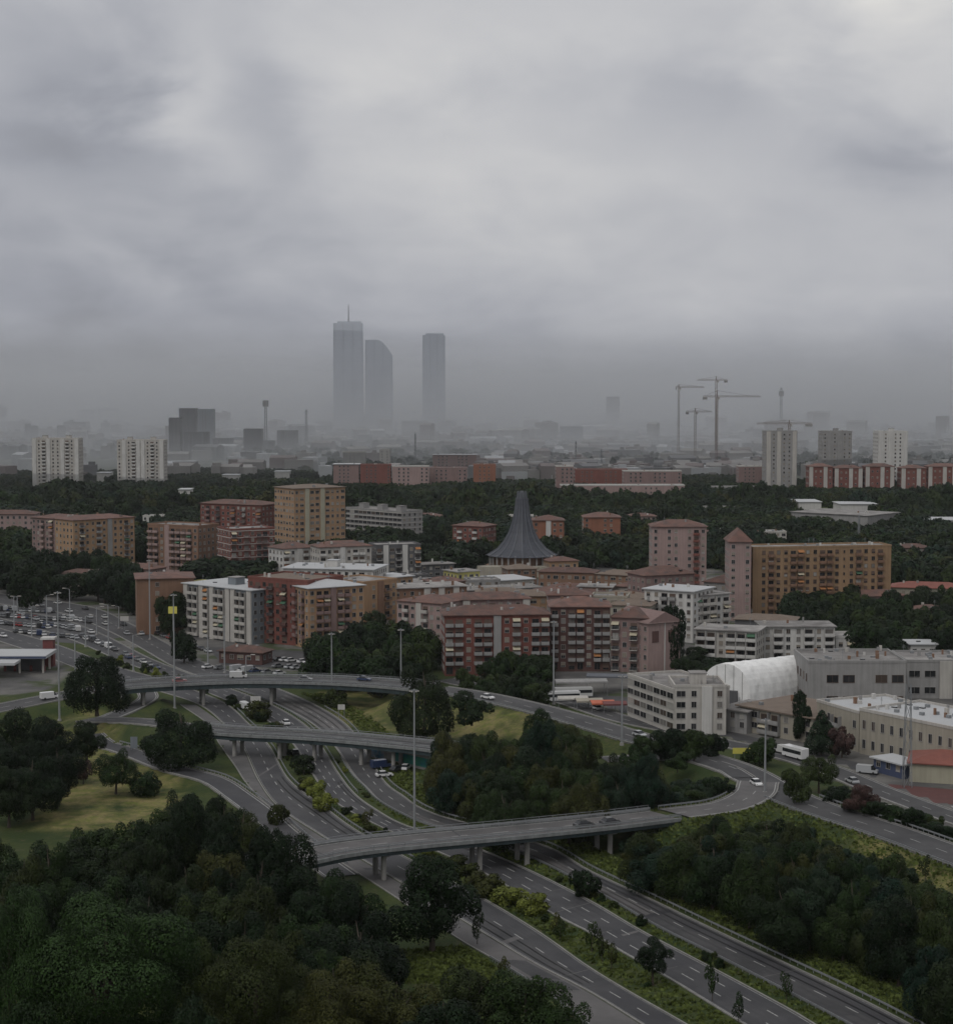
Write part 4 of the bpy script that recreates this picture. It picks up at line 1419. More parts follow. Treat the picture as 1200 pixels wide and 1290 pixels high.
# --- far belt
bld('tower_block', 'leftmost pale twin tower block standing above the far forest', (41, 618), (100, 618), 553, 18, 'offwhite_wall', ('PwBPwwPBwPw', 'w'), 'flat', bal='white_wall', bay=4.2, clutter=3, lift=2, joined=False, storeys=14)
bld('tower_block', 'right one of the two pale tower blocks above the far forest', (148, 618), (207, 618), 555, 18, 'offwhite_wall', ('wPwBPPwBwP', 'w'), 'flat', bal='white_wall', bay=4.2, clutter=3, lift=2, joined=False, storeys=14)
bld('tower_block', 'grey concrete tower block behind red row, left of three', (964, 625), (1003, 625), 544, 22, 'grey_wall', ('PwPww', 'w'), 'flat', bal='offwhite_wall', bay=4.5, clutter=3, lift=1, joined=False, storeys=15)
bld('tower_block', 'grey concrete tower block behind red row, middle of three', (1035, 612), (1072, 612), 544, 22, 'grey_wall', ('wPwPw', 'w'), 'flat', bal='grey_wall', bay=4.5, clutter=3, lift=1, joined=False, storeys=14)
bld('tower_block', 'white tower block behind red row, right of three', (1105, 618), (1142, 618), 544, 22, 'white_wall', ('PwPwwP', 'w'), 'flat', bal='white_wall', bay=4.2, clutter=3, lift=1, joined=False, storeys=15)
for i, (x0, x1, lb) in enumerate([(1018, 1048, 'left end unit'), (1050, 1086, 'second unit'), (1089, 1126, 'third unit'), (1134, 1166, 'fourth unit'), (1168, 1210, 'last unit')]):
    bld('apartment_block', 'dark red terrace below the grey towers, ' + lb + ' of the row', (x0, 628), (x1, 628), 588 + (i % 2) * 2, 14, 'brick', ('PwwPw', 'w'), 'hip', bal='offwhite_wall', rise=2.5, bay=4.0, clutter=3, joined=False, storeys=5)
belt = [
    (420, 452, 622, 585, 'dusky_pink_wall', 'far pink block at the left of the belt behind the tall tan tower'),
    (454, 492, 622, 586, 'brick', 'far red block next to the leftmost pink belt block'),
    (494, 540, 622, 588, 'pink_wall', 'far pink block with pale roof in the centre of the belt'),
    (541, 588, 620, 590, 'dusky_pink_wall', 'far dusky block left of the far orange block'),
    (596, 624, 620, 586, 'orange_brick', 'far orange block above the church trees'),
    (432, 460, 600, 570, 'grey_wall', 'far grey block behind the leftmost pink belt block'),
    (545, 600, 600, 573, 'dusky_pink_wall', 'far hazy red block behind the belt centre'),
    (700, 722, 630, 588, 'dusky_pink_wall', 'far dark pink block left of the long pale terrace'),
    (724, 790, 622, 592, 'brick', 'far red block above the long pale terrace'),
    (706, 862, 640, 612, 'pink_wall', 'long pale pink terrace in the trees right of the church spire'),
    (785, 858, 628, 594, 'dusky_pink_wall', 'far pink block with cream corner over the pale terrace'),
    (930, 962, 622, 588, 'dusky_pink_wall', 'far dark block just left of the grey towers'),
    (812, 928, 605, 596, 'grey_wall', 'far low grey warehouse left of the grey towers'),
    (898, 960, 628, 614, 'grey_wall', 'far low pale roof in the trees under the grey towers'),
]
for x0, x1, yb, yt, wl, lb in belt:
    bld('apartment_block', lb, (x0, yb), (x1, yb), yt, 16, wl, ('PwwwP', 'w'), 'slab' if yt % 2 else 'flat', bal='offwhite_wall', roof_m='white_roof' if yt % 3 == 0 else 'gravel_roof', bay=4.0, clutter=3, joined=True)
bld('factory_hall', 'long grey windowless hall in the trees above the ochre slab', (996, 672), (1092, 678), 645, 40, 'grey_wall', ('..', None), 'slab', roof_m='gravel_roof', clutter=3, cat='hall')
bld('factory_hall', 'small white roofed hall in the wood, left of two', (1006, 652), (1034, 652), 0, 30, 'white_wall', ('..', None), 'slab', hfix=11, clutter=0, cat='hall')
bld('factory_hall', 'wide white roofed hall in the wood, right of two', (1058, 655), (1104, 655), 0, 26, 'white_wall', ('..', None), 'slab', hfix=11, clutter=0, cat='hall')
bld('factory_hall', 'white roofed hall at the edge of the wood beyond ochre slab', (1168, 678), (1215, 678), 0, 26, 'white_wall', ('..', None), 'slab', hfix=11, clutter=0, cat='hall')
for i, (x, y, w, l) in enumerate([(232, 636, 14, 'small white hut roof in the far forest below the right pale tower'), (290, 615, 20, 'white shed roof in the far forest under the hazy cluster'), (355, 610, 18, 'pale shed roof in the far forest left of tall tan tower'), (130, 612, 16, 'pale low house between the two pale tower blocks')]):
    bld('shed', l, (x - w / 2, y), (x + w / 2, y), 0, 18, 'white_wall', ('.', None), 'slab', hfix=12, clutter=0, cat='shed')

# hazy cluster of towers on the left
clus = [(213, 227, 527, 'dark_wall', 'hazy dark tower at the left end of the far cluster'), (226, 247, 515, 'dark_wall', 'tallest hazy dark tower of the far cluster'),
        (250, 269, 516, 'blue_grey_wall', 'pale hazy tower next to the tallest one of the cluster'), (232, 262, 545, 'dark_wall', 'lower dark block in front of the tallest cluster towers'),
        (268, 292, 553, 'dark_wall', 'low dark block in the middle of the far cluster'), (293, 312, 552, 'blue_grey_wall', 'low grey block right of the middle dark block in the cluster'),
        (307, 330, 541, 'dark_wall', 'square topped grey tower in the right half of the cluster'), (314, 345, 556, 'dark_wall', 'wide dark block beneath the square topped tower'),
        (349, 374, 543, 'dark_wall', 'flat capped dark tower at the right end of the cluster')]
for i, (x0, x1, yt, wl, lb) in enumerate(clus):
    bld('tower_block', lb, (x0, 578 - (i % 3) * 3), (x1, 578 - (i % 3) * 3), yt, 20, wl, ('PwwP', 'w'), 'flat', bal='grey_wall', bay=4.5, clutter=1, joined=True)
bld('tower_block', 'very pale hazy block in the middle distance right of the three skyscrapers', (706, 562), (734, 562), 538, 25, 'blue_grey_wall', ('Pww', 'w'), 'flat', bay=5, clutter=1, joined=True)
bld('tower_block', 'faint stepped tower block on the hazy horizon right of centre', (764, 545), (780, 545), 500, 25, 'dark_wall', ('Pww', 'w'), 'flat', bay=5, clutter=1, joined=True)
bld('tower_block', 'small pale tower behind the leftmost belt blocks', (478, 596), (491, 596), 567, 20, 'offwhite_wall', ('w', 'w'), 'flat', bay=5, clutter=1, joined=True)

# --- three skyscrapers in the cloud
YS = 3350.0
def sky_tower(x0, x1, ytop, name, label, depth=24, curved=False, mast=0):
    a, b = at_dist(x0, YS), at_dist(x1, YS)
    W = b.x - a.x
    h = top_z(a, ytop)
    root = empty(name, a)
    tag(root, label, 'skyscraper')
    mb = MB()
    N = 12
    if curved:
        prof = [(0, 0), (W, 0)]
        ht = lambda t: h - (0 if t < 0.45 else ((t - 0.45) / 0.55) ** 1.7 * (h - top_z(a, 447)))
        fr = [(t * W / N, ht(t / N)) for t in range(N + 1)]
        for y in (0, depth):
            mb.poly([(0, y, 0)] + [(x, y, z) for x, z in fr] + [(W, y, 0)])
        for (p, q) in zip(fr, fr[1:]):
            mb.poly([(p[0], 0, p[1]), (q[0], 0, q[1]), (q[0], depth, q[1]), (p[0], depth, p[1])])
        mb.poly([(0, 0, 0), (0, depth, 0), (0, depth, fr[0][1]), (0, 0, fr[0][1])])
        mb.poly([(W, 0, 0), (W, depth, 0), (W, depth, fr[-1][1]), (W, 0, fr[-1][1])])
    else:
        mb.box(0, 0, 0, W, depth, h)
    mb.build('glass_body', M['tower_glass'], root)
    mb = MB()
    for k in range(1, int(h / 8)):
        z = k * 8
        lim = h if not curved else top_z(a, 447)
        if z < lim:
            mb.box(-0.3, -0.4, z, W + 0.3, 0, z + 0.7)
    mb.build('floor_bands', M['tower_band'], root)
    mb = MB()
    for t in (0, 0.33, 0.66, 1):
        top = h if not curved or t < 0.5 else (h * 0.97 if t < .7 else top_z(a, 447))
        mb.box(t * W - 1, -1.2, 0, t * W + 1, -0.41, top)
    mb.build('vertical_fins', M['tower_band'], root)
    if not curved:
        boxpart(root, 'crown', 'tower_band', W * .12, 3, h, W * .95, depth - 3, h + 3.5)
    if mast:
        mb = MB(); mb.tube([(W / 2, depth / 2, h), (W / 2, depth / 2, top_z(a, mast))], [1.5, 0.5], 6)
        mb.build('antenna', M['dull_steel'], root)
sky_tower(421, 457, 407, 'skyscraper', 'tallest flat topped skyscraper with antenna fading into cloud', mast=383)
sky_tower(461, 494, 428, 'skyscraper', 'skyscraper with curved sloping top beside the tallest one', 30, True)
sky_tower(533, 560, 422, 'skyscraper', 'separate slim skyscraper standing alone in the cloud', 28)

# --- church with its tent of a spire
c0 = G(657, 722)
hb = top_z(c0, 699)
ha = top_z(c0, 620)
ch = empty('church', c0)
tag(ch, 'church with dark flaring tent shaped spire and colonnaded drum', 'church')
R0 = 48 / 1200 * 1200 / FPX * (c0.y) * 0.94
mb = MB()
NS = 32
prof = [(1.0, 0.0), (0.89, 0.03), (0.68, 0.12), (0.50, 0.25), (0.37, 0.40), (0.28, 0.56), (0.22, 0.73), (0.18, 0.90), (0.17, 1.0)]
ring = []
for (r, t) in prof:
    ring.append([(R0 * r * math.cos(2 * math.pi * k / NS) * (1.0 if k % 2 == 0 else 0.96 + 0.02 * t), R0 * r * math.sin(2 * math.pi * k / NS) * (1.0 if k % 2 == 0 else 0.96), hb + (ha - hb) * 0.9 * t) for k in range(NS)])
for i in range(len(ring) - 1):
    for k in range(NS):
        mb.poly([ring[i][k], ring[i][(k + 1) % NS], ring[i + 1][(k + 1) % NS], ring[i + 1][k]])
mb.poly(ring[-1])
mb.build('spire', M['slate_roof'], ch)
for k in range(0, NS, 2):
    rb = MB()
    for i in range(len(ring) - 1):
        a, b = Vector(ring[i][k]), Vector(ring[i + 1][k])
        rb.bar(a * 1.004, b * 1.004, 0.45, 0.4)
    rb.build('spire_rib', M['slate_light'], ch)
mb = MB()
for k in range(10):
    a = 2 * math.pi * k / 10
    r = R0 * .145
    mb.bar((r * math.cos(a), r * math.sin(a), hb + (ha - hb) * .9), (r * .8 * math.cos(a), r * .8 * math.sin(a), ha + 0.5), 0.55)
mb.tube([(0, 0, hb + (ha - hb) * .9), (0, 0, ha - 1), (0, 0, ha + 0.6)], [R0 * .12, R0 * .09, R0 * .05], 8)
mb.build('spire_crown', M['slate_light'], ch)
mb = MB(); mb.tube([(0, 0, -1), (0, 0, hb + 0.3)], [R0 * .8, R0 * .8], 28); mb.build('drum', M['brown_wall'], ch)
mb = MB(); mb.tube([(0, 0, 0), (0, 0, hb * .45)], [R0 * 1.02, R0 * 1.02], 28); mb.build('base_ring', M['brown_wall'], ch)
for k in range(28):
    a = 2 * math.pi * k / 28
    r = R0 * .9
    cb = MB(); cb.box(r * math.cos(a) - .4, r * math.sin(a) - .4, 0, r * math.cos(a) + .4, r * math.sin(a) + .4, hb + .6)
    cb.build('column', M['grey_wall'], ch)
mb = MB(); mb.box(-R0 * 1.25, -R0 * 1.1, -.5, R0 * .9, -R0 * .6, hb * .55); mb.build('porch', M['beige_wall'], ch)
FOOT.append([(c0.x - R0 * 1.3, c0.y - R0 * 1.3), (c0.x + R0 * 1.3, c0.y - R0 * 1.3), (c0.x + R0 * 1.3, c0.y + R0 * 1.2), (c0.x - R0 * 1.3, c0.y + R0 * 1.2)])

FOOT.append([tuple(G(a, b)[:2]) for a, b in ((604, 712), (712, 712), (716, 738), (604, 738))])
# ================================================================== INDUSTRIAL QUARTER
bld('office_building', 'white ribbon windowed office wing left of the corner office', (790, 903), (848, 926), 851, 17, 'offwhite_wall', ('RRRRRR', 'w'), 'flat', bay=4.2, roof_m='gravel_roof', clutter=4, storeys=4, wh=1.6)
bld('office_building', 'white corner office with tall narrow windows in front of vault', (849, 926), (914, 926), 866, 16, 'offwhite_wall', ('WwPww', 'w'), 'flat', bay=3.4, bal='white_wall', roof_m='gravel_roof', clutter=4, lift=1, storeys=4)
bld('office_building', 'low beige office with canopy and flat roof below the white vault', (930, 920), (1024, 938), 889, 22, 'beige_wall', ('wWDDww', 'w'), 'slab', bal='grey_wall', roof_m='brown_roof', clutter=3, storeys=2, bay=4)
bld('factory_building', 'grey factory with paired dark square windows right of white vault', (1017, 893), (1140, 893), 835, 24, 'grey_wall', ('.WW.WWW', 'w'), 'flat', bay=5, bal='grey_wall', frame='brown_frame', roof_m='gravel_roof', clutter=22, storeys=2, wh=2.2, ww=1.6)
bld('factory_building', 'grey factory wing running to the edge behind the long beige one', (1141, 880), (1240, 880), 834, 20, 'grey_wall', ('WWP', 'w'), 'flat', bay=5, bal='offwhite_wall', roof_m='gravel_roof', clutter=16, storeys=2, wh=2)
bld('factory_building', 'long beige factory with tall windows facing the wide road, near half', (1082, 949), (1215, 980), 895, 22, 'beige_wall', ('wwwwwwww', 'w'), 'flat', bay=3.1, roof_m='white_roof', clutter=24, storeys=2, wh=2.3, ww=1.2)
bld('factory_building', 'beige factory entrance wing joined left of the long beige factory', (1028, 931), (1081, 948), 884, 22, 'beige_wall', ('wwD.', 'w'), 'flat', bay=3.6, bal='grey_wall', roof_m='white_roof', clutter=12, storeys=2, wh=2)
bld('shed', 'small white roofed shed on the far edge behind the grey factory', (1146, 842), (1178, 842), 0, 10, 'white_wall', ('ww', None), 'slab', clutter=1, cat='shed', hfix=8)
bld('shop', 'low blue fronted shop with white fascia under the beige factory', (1100, 972), (1137, 982), 0, 6, 'blue_panel', ('w', None), 'slab', clutter=0, hfix=3.4, cat='shop')
bld('shed', 'cream shed with red tiled roof at the edge by the pylon', (1145, 985), (1230, 990), 0, 14, 'cream_wall', ('..', None), 'hip', roof_m='red_roof', rise=2.2, clutter=0, hfix=4.5, cat='shed')
bld('shed', 'grey lean-to shed between the corner office and the beige office', (905, 920), (940, 925), 0, 16, 'grey_wall', ('w', None), 'slab', roof_m='gravel_roof', clutter=2, cat='shed', hfix=6)

# white fabric vault
v0, v1 = G(881, 884), G(945, 888)
vd = (v1 - v0)
R = vd.length / 2
va = math.atan2(vd.y, vd.x)
hv = top_z(G(913, 886), 836)
vt = empty('vaulted_hall', v0, va)
tag(vt, 'white fabric vaulted sports hall behind the corner office', 'hall')
NV = 18
LV = 62.0
dirv = (G(1044, 875, 0) - v1)
sk = Vector((math.cos(va), math.sin(va), 0)); sn = Vector((-sk.y, sk.x, 0))
shx, shy = dirv.dot(sk), max(20, dirv.dot(sn))
def arc(k):
    t = math.pi * k / NV
    return R - R * math.cos(t), hv * math.sin(t) ** 0.72
strip_n = 9
for j in range(strip_n):
    mb = MB()
    f0, f1 = j / strip_n, (j + 1) / strip_n
    for k in range(NV):
        (xa, za), (xb, zb) = arc(k), arc(k + 1)
        bulge = 0.0
        fm = (f0 + f1) / 2
        def P_(x, z, f, s=1.0):
            return (R + (x - R) * s + f * shx, f * shy, z * s)
        mb.poly([P_(xa, za, f0), P_(xb, zb, f0), P_(xb, zb, fm, 1.018), P_(xa, za, fm, 1.018)])
        mb.poly([P_(xa, za, fm, 1.018), P_(xb, zb, fm, 1.018), P_(xb, zb, f1), P_(xa, za, f1)])
    mb.build('fabric_bay', M['tarp_white'], vt)
mb = MB(); mb.poly([(*[arc(k)[0]], 0, arc(k)[1]) for k in range(NV + 1)])
mb.build('end_wall', M['tarp_white'], vt)
for k in range(1, 6):
    boxpart(vt, 'end_seam', 'grey_wall', 2 * R * k / 6 - .08, -0.05, 0, 2 * R * k / 6 + .08, -.003, arc(int(NV * math.acos(1 - 2 * k / 6) / math.pi))[1] - .3)
boxpart(vt, 'entrance', 'dark_wall', R * 1.1, -1.5, 0, R * 1.5, -0.06, 4)
FOOT.append([tuple((v0 + sk * a + sn * b)[:2]) for a, b in ((-2, -2), (2 * R + 2, -2), (2 * R + shx + 2, shy + 2), (shx - 2, shy + 2))])

# market yard with awnings, buses and containers between the red brick wing and the corner office
def awning(x, y, w, d, m, label, h=3.4, rz=0.1):
    p = G(x, y)
    r = empty('market_awning', p, rz)
    tag(r, label, 'awning')
    mb = MB(); mb.poly([(0, 0, h - .5), (w, 0, h - .5), (w, d / 2, h), (0, d / 2, h)]); mb.poly([(0, d / 2, h), (w, d / 2, h), (w, d, h - .5), (0, d, h - .5)])
    mb.box(0, -.05, h - .9, w, 0.05, h - .52)
    mb.build('canopy', M[m], r)
    for a in (0.1, w - 0.1):
        for b in (0.1, d - 0.1):
            mb = MB(); mb.box(a - .06, b - .06, 0, a + .06, b + .06, h - .5); mb.build('post', M['dull_steel'], r)
    FOOT.append([(p.x - 2, p.y - 2), (p.x + w + 2, p.y - 2), (p.x + w + 2, p.y + d + 2), (p.x - 2, p.y + d + 2)])
awning(703, 893, 9, 5, 'offwhite_wall', 'cream market awning at the left end of the road stalls')
awning(726, 896, 8, 5, 'beige_wall', 'beige market awning next to the orange one')
awning(745, 899, 7, 6, 'orange_paint', 'orange market awning by the overpass road')
awning(760, 900, 7, 5, 'red_paint', 'red market awning beside the corner office')
awning(700, 878, 16, 6, 'grey_wall', 'long grey canopy roof behind the market awnings', 5)
awning(738, 872, 22, 6, 'slate_light', 'long pale canopy roof behind the orange awning', 5.5, -0.15)

# petrol station at the left edge
g0 = G(-10, 850)
gs = empty('petrol_station', g0, 0.0)
tag(gs, 'petrol station with broad white canopy at the left edge', 'petrol station')
Wg = G(58, 850).x - g0.x
mb = MB(); mb.box(-4, 0, 5.2, Wg, 16, 6.2); mb.build('canopy_roof', M['white_roof'], gs)
mb = MB(); mb.box(-4.02, -0.06, 5.3, Wg + .05, -0.005, 6.0); mb.build('canopy_fascia', M['blue_panel'], gs)
mb = MB(); mb.box(-8, -9, 4.4, Wg * .55, -1, 5.2); mb.build('lower_canopy', M['white_roof'], gs)
for x in (1, Wg * .45, Wg - 2):
    for y in (3, 12):
        boxpart(gs, 'column', 'offwhite_wall', x, y, -.3, x + .6, y + .6, 5.2)
for x in (2, Wg * .3, Wg * .6, Wg * .85):
    boxpart(gs, 'fuel_pump', 'red_paint', x, 7, 0, x + .8, 7.5, 1.9)
mb = MB(); mb.box(Wg - 5, 17, 0, Wg - 1.5, 20, 9.2); mb.box(Wg - 5.6, 16.4, 9.2, Wg - .9, 20.6, 9.9, 1); mb.build('sign_tower', [M['red_paint'], M['white_wall']], gs)
mb = MB(); mb.tube([(Wg - 26, 22, 0), (Wg - 26, 22, 7.5)], [1.6, 1.6], 14); mb.tube([(Wg - 26, 22, 7.5), (Wg - 26, 22, 9)], [1.6, .3], 14); mb.build('tank', M['grey_wall'], gs)
mb = MB(); mb.box(2, 9, 0, 14, 14, 3.6); mb.build('kiosk', M['dark_wall'], gs)
FOOT.append([(g0.x - 10, g0.y - 10), (g0.x + Wg + 3, g0.y - 10), (g0.x + Wg + 3, g0.y + 24), (g0.x - 10, g0.y + 24)])

# red sports courts by the right edge
q = [G(1080, 985, 0.06), G(1215, 1010, 0.06), G(1215, 992, 0.06), G(1110, 972, 0.06)]
def ground_sheet(name, pxs, m, z=0.06):
    mb = MB(); mb.poly([G(x, y, z) for x, y in pxs])
    return tag(mb.build(name, M[m]), kind='structure')
ground_sheet('sports_court', [(1072, 1003), (1215, 1015), (1215, 996), (1085, 985)], 'red_court')
ground_sheet('paved_yard', [(1110, 1018), (1215, 1040), (1215, 1017), (1120, 1008)], 'concrete', 0.055)
ground_sheet('car_park', [(-20, 802), (110, 812), (165, 800), (60, 762), (-20, 755)], 'mid_asphalt', 0.02)
ground_sheet('car_park', [(280, 838), (430, 846), (420, 822), (262, 815)], 'mid_asphalt', 0.02)
ground_sheet('paved_yard', [(660, 905), (790, 925), (800, 880), (680, 868)], 'mid_asphalt', 0.02)
ground_sheet('paved_yard', [(900, 935), (1100, 985), (1110, 968), (905, 918)], 'mid_asphalt', 0.02)

# ================================================================== CRANES, MASTS, AERIALS
def tower_crane(x, ybase, yjib, ytop, x0, x1, label):
    p = G(x, ybase)
    sc = p.y / FPX
    zj, zt = top_z(p, yjib), top_z(p, ytop)
    r = empty('tower_crane', p)
    tag(r, label, 'crane')
    w = 0.9
    mb = MB()
    for sx in (-w, w):
        for sy in (-w, w):
            mb.bar((sx, sy, 0), (sx, sy, zj), 0.28)
    n = int(zj / 3.5)
    for i in range(n):
        z0_, z1_ = zj * i / n, zj * (i + 1) / n
        mb.bar((-w, -w, z0_), (w, -w, z1_), 0.16); mb.bar((-w, w, z0_), (w, w, z1_), 0.16)
    mb.build('mast', M['crane_paint'], r)
    a, b = (x0 - x) * sc, (x1 - x) * sc
    mb = MB()
    for e in (a, b):
        mb.bar((0, 0, zj), (e, 0, zj), 0.34); mb.bar((0, 0, zj + 1.6), (e * .96, 0, zj + 1.2), 0.22)
        k = max(2, int(abs(e) / 3))
        for i in range(k):
            mb.bar((e * i / k, 0, zj), (e * (i + .5) / k, 0, zj + 1.4), 0.25); mb.bar((e * (i + .5) / k, 0, zj + 1.4), (e * (i + 1) / k, 0, zj), 0.25)
    mb.build('jib', M['crane_paint'], r)
    s = a if abs(a) < abs(b) else b
    mb = MB(); x_0, x_1 = sorted((s, s * .7)); mb.box(x_0, -1, zj - 2.6, x_1, 1, zj - .3); mb.build('counterweight', M['grey_wall'], r)
    mb = MB(); mb.bar((0, 0, zj), (0, 0, zt), 0.8); mb.bar((0, 0, zt), (a * .8, 0, zj + 1.5), 0.2); mb.bar((0, 0, zt), (b * .7, 0, zj + 1.5), 0.2); mb.build('tower_head', M['crane_paint'], r)
    mb = MB(); mb.box(0.9, -1.8, zj - 2.4, 2.6, -0.2, zj - .3); mb.build('cab', M['offwhite_wall'], r)
tower_crane(902, 600, 500, 492, 884, 957, 'tallest tower crane with long jib over the far warehouses')
tower_crane(901, 588, 479, 474, 877, 915, 'tower crane with higher jib just behind the tallest crane')
tower_crane(875, 590, 519, 514, 863, 896, 'small short jibbed crane left of the tallest crane')
tower_crane(854, 585, 488, 484, 850, 886, 'faint crane furthest to the left of the crane group')
tower_crane(993, 600, 534, 529, 952, 1022, 'crane with low wide jib above the left grey tower')

def lattice_mast(x, ybase, ytop, label, w0=2.2, w1=0.5, bulb=None, cat='mast', name='radio_mast', thick=0.25):
    p = G(x, ybase)
    h = top_z(p, ytop)
    r = empty(name, p)
    tag(r, label, cat)
    mb = MB()
    n = max(4, int(h / 4))
    for i in range(n):
        a, b = w0 + (w1 - w0) * i / n, w0 + (w1 - w0) * (i + 1) / n
        z0_, z1_ = h * i / n, h * (i + 1) / n
        for sx, sy in ((-1, -1), (1, -1), (1, 1), (-1, 1)):
            mb.bar((sx * a / 2, sy * a / 2, z0_), (sx * b / 2, sy * b / 2, z1_), thick)
        for (sx, sy, tx, ty) in ((-1, -1, 1, -1), (1, -1, 1, 1), (1, 1, -1, 1), (-1, 1, -1, -1)):
            mb.bar((sx * a / 2, sy * a / 2, z0_), (tx * b / 2, ty * b / 2, z1_), thick * .6)
    mb.build('lattice', M['dull_steel'], r)
    if bulb:
        mb = MB(); mb.tube([(0, 0, h * bulb), (0, 0, h * bulb + 8)], [4, 4], 10); mb.build('platform', M['grey_wall'], r)
    mb = MB(); mb.bar((0, 0, h - .5), (0, 0, h + 2), 0.15); mb.build('aerial', M['dull_steel'], r)
lattice_mast(1142, 992, 862, 'lattice pylon standing in front of the long beige factory', 1.9, 1.0, thick=0.14)
lattice_mast(335, 575, 505, 'slender hazy mast with platform above the far cluster', 4, 2, 0.9, thick=0.6)
lattice_mast(386, 572, 516, 'thin faint mast right of the far cluster', 3, 2, thick=0.6)
lattice_mast(523, 592, 546, 'thin mast above the far belt between the skyscraper groups', 2, 1, thick=.6)
lattice_mast(725, 600, 556, 'thin mast rising behind the far dark pink block', 1.6, .8, thick=.5)
lattice_mast(757, 605, 566, 'short mast on the far red block right of the spire', 1.6, .8, thick=.5)
lattice_mast(983, 560, 488, 'faint telecom tower on the horizon above the left grey tower', 4, 2, 0.85, thick=0.6)
lattice_mast(1081, 700, 650, 'thin radio mast behind the long ochre slab', 1.2, .6, thick=.25)

# --- high light masts along the motorway
def light_mast(x, yb, yt, label, z=None, arms=2, head='ring'):
    p = G(x, yb)
    g = ground_z(p.x, p.y)
    if g > 0.05:
        p = G(x, yb, g)
    h = top_z(p, yt) - p.z
    r = empty('light_mast', p)
    tag(r, label, 'light mast')
    mb = MB(); mb.tube([(0, 0, -.3), (0, 0, h * .5), (0, 0, h)], [0.30, 0.22, 0.14], 10); mb.build('pole', M['steel'], r)
    mb = MB(); mb.tube([(0, 0, -.2), (0, 0, .5)], [.6, .5], 10); mb.build('footing', M['concrete'], r)
    if head == 'ring':
        mb = MB()
        for k in range(8):
            a = 2 * math.pi * k / 8
            b = 2 * math.pi * (k + 1) / 8
            mb.bar((.7 * math.cos(a), .7 * math.sin(a), h - .3), (.7 * math.cos(b), .7 * math.sin(b), h - .3), .1)
            if k % 2 == 0:
                mb.bar((0, 0, h - .2), (.7 * math.cos(a), .7 * math.sin(a), h - .3), .08)
        mb.build('head_ring', M['dull_steel'], r)
        for k in range(6):
            a = 2 * math.pi * k / 6
            mb = MB(); mb.box(.85 * math.cos(a) - .17, .85 * math.sin(a) - .17, h - .55, .85 * math.cos(a) + .17, .85 * math.sin(a) + .17, h - .35); mb.build('floodlight', M['offwhite_wall'], r)
    else:
        s = -1 if head == 'left' else 1
        mb = MB(); mb.bar((0, 0, h - .1), (s * 2.2, 0, h + .3), .12); mb.build('arm', M['steel'], r)
        mb = MB(); mb.box(min(s * 1.5, s * 2.9), -.25, h + .2, max(s * 1.5, s * 2.9), .25, h + .42); mb.build('lamp_head', M['offwhite_wall'], r)
for a in [(75, 908, 745, 'tall light mast rising from the dry verge left of the big overpass tree'),
          (189, 806, 705, 'tall light mast in front of the low brown brick building'),
          (220, 893, 748, 'tall light mast crossing the left end of the long overpass'),
          (283, 848, 776, 'light mast beside the car park kiosk behind the long overpass'),
          (418, 890, 797, 'tall light mast behind the middle of the long overpass'),
          (505, 882, 792, 'tall light mast at the right end of the long overpass'),
          (522, 1062, 868, 'very tall light mast rising from the median by the nearest overpass'),
          (697, 888, 782, 'tall light mast in front of the red brick wing'),
          (783, 938, 850, 'tall light mast at the left corner of the white ribbon windowed office'),
          (963, 1000, 905, 'pale light mast standing at the loop junction')]:
    light_mast(*a)
for i, a in enumerate([(18, 792, 752, 'right'), (88, 778, 742, 'left'), (40, 803, 764, 'right'), (150, 792, 764, 'left'), (168, 846, 800, 'right'), (262, 840, 800, 'left'), (108, 815, 776, 'right')]):
    light_mast(a[0], a[1], a[2], ['small lamp near the first rank of parked cars', 'lamp standing between car park and dark tree belt', 'lamp over the middle rank of parked cars', 'lamp on the verge of the wide road before the dark trees', 'lamp where the wide road meets the long overpass', 'lamp left of the low kiosk', 'lamp at the corner where the car park meets the wide road'][i], head=a[3])
for i, a in enumerate([(59, 790, 750, 'right'), (95, 862, 800, 'left'), (137, 832, 762, 'left'), (122, 800, 765, 'right'), (310, 868, 826, 'right'), (22, 772, 752, 'left'), (668, 1000, 976, 'left')]):
    light_mast(a[0], a[1], a[2], ['single armed lamp above the far end of the car park', 'grey single armed lamp behind the big overpass tree', 'single armed lamp on the wide road verge left of the brown building',
               'distant single armed lamp at the curve of the wide road', 'single armed lamp beyond the long overpass by the car park', 'small lamp over the parked cars at the left edge', 'short white lamp post inside the grassy loop'][i], head=a[3])

# yellow topped sign beside the striped block, blue boards, red kerb signs
def sign(x, y, h, w, bh, m, label, n=1):
    p = G(x, y)
    r = empty('road_sign', p)
    tag(r, label, 'road sign')
    for q in ([0] if n == 1 else [-w * .4, w * .4]):
        mb = MB(); mb.box(q - .07, -.07, 0, q + .07, .07, h - bh * .2); mb.build('post', M['dull_steel'], r)
    mb = MB(); mb.box(-w / 2, -.16, h - bh, w / 2, -.08, h); mb.build('board', M[m], r)
sign(218, 812, 14, 3.2, 2.6, 'yellow_paint', 'yellow square sign on a tall post beside the yellow end wall')
sign(157, 794, 5.5, 3.2, 1.8, 'white_wall', 'small white roadside board on the wide road verge')
sign(430, 905, 4, 2.0, 1.5, 'white_wall', 'white boards on the dry verge under the long overpass', 2)
sign(322, 892, 3.5, 3.0, 2.4, 'white_wall', 'white panel between the carriageways under the long overpass', 2)
sign(936, 958, 3.2, 5.5, 1.5, 'yellow_paint', 'yellow billboard in the bushes before the beige office', 2)
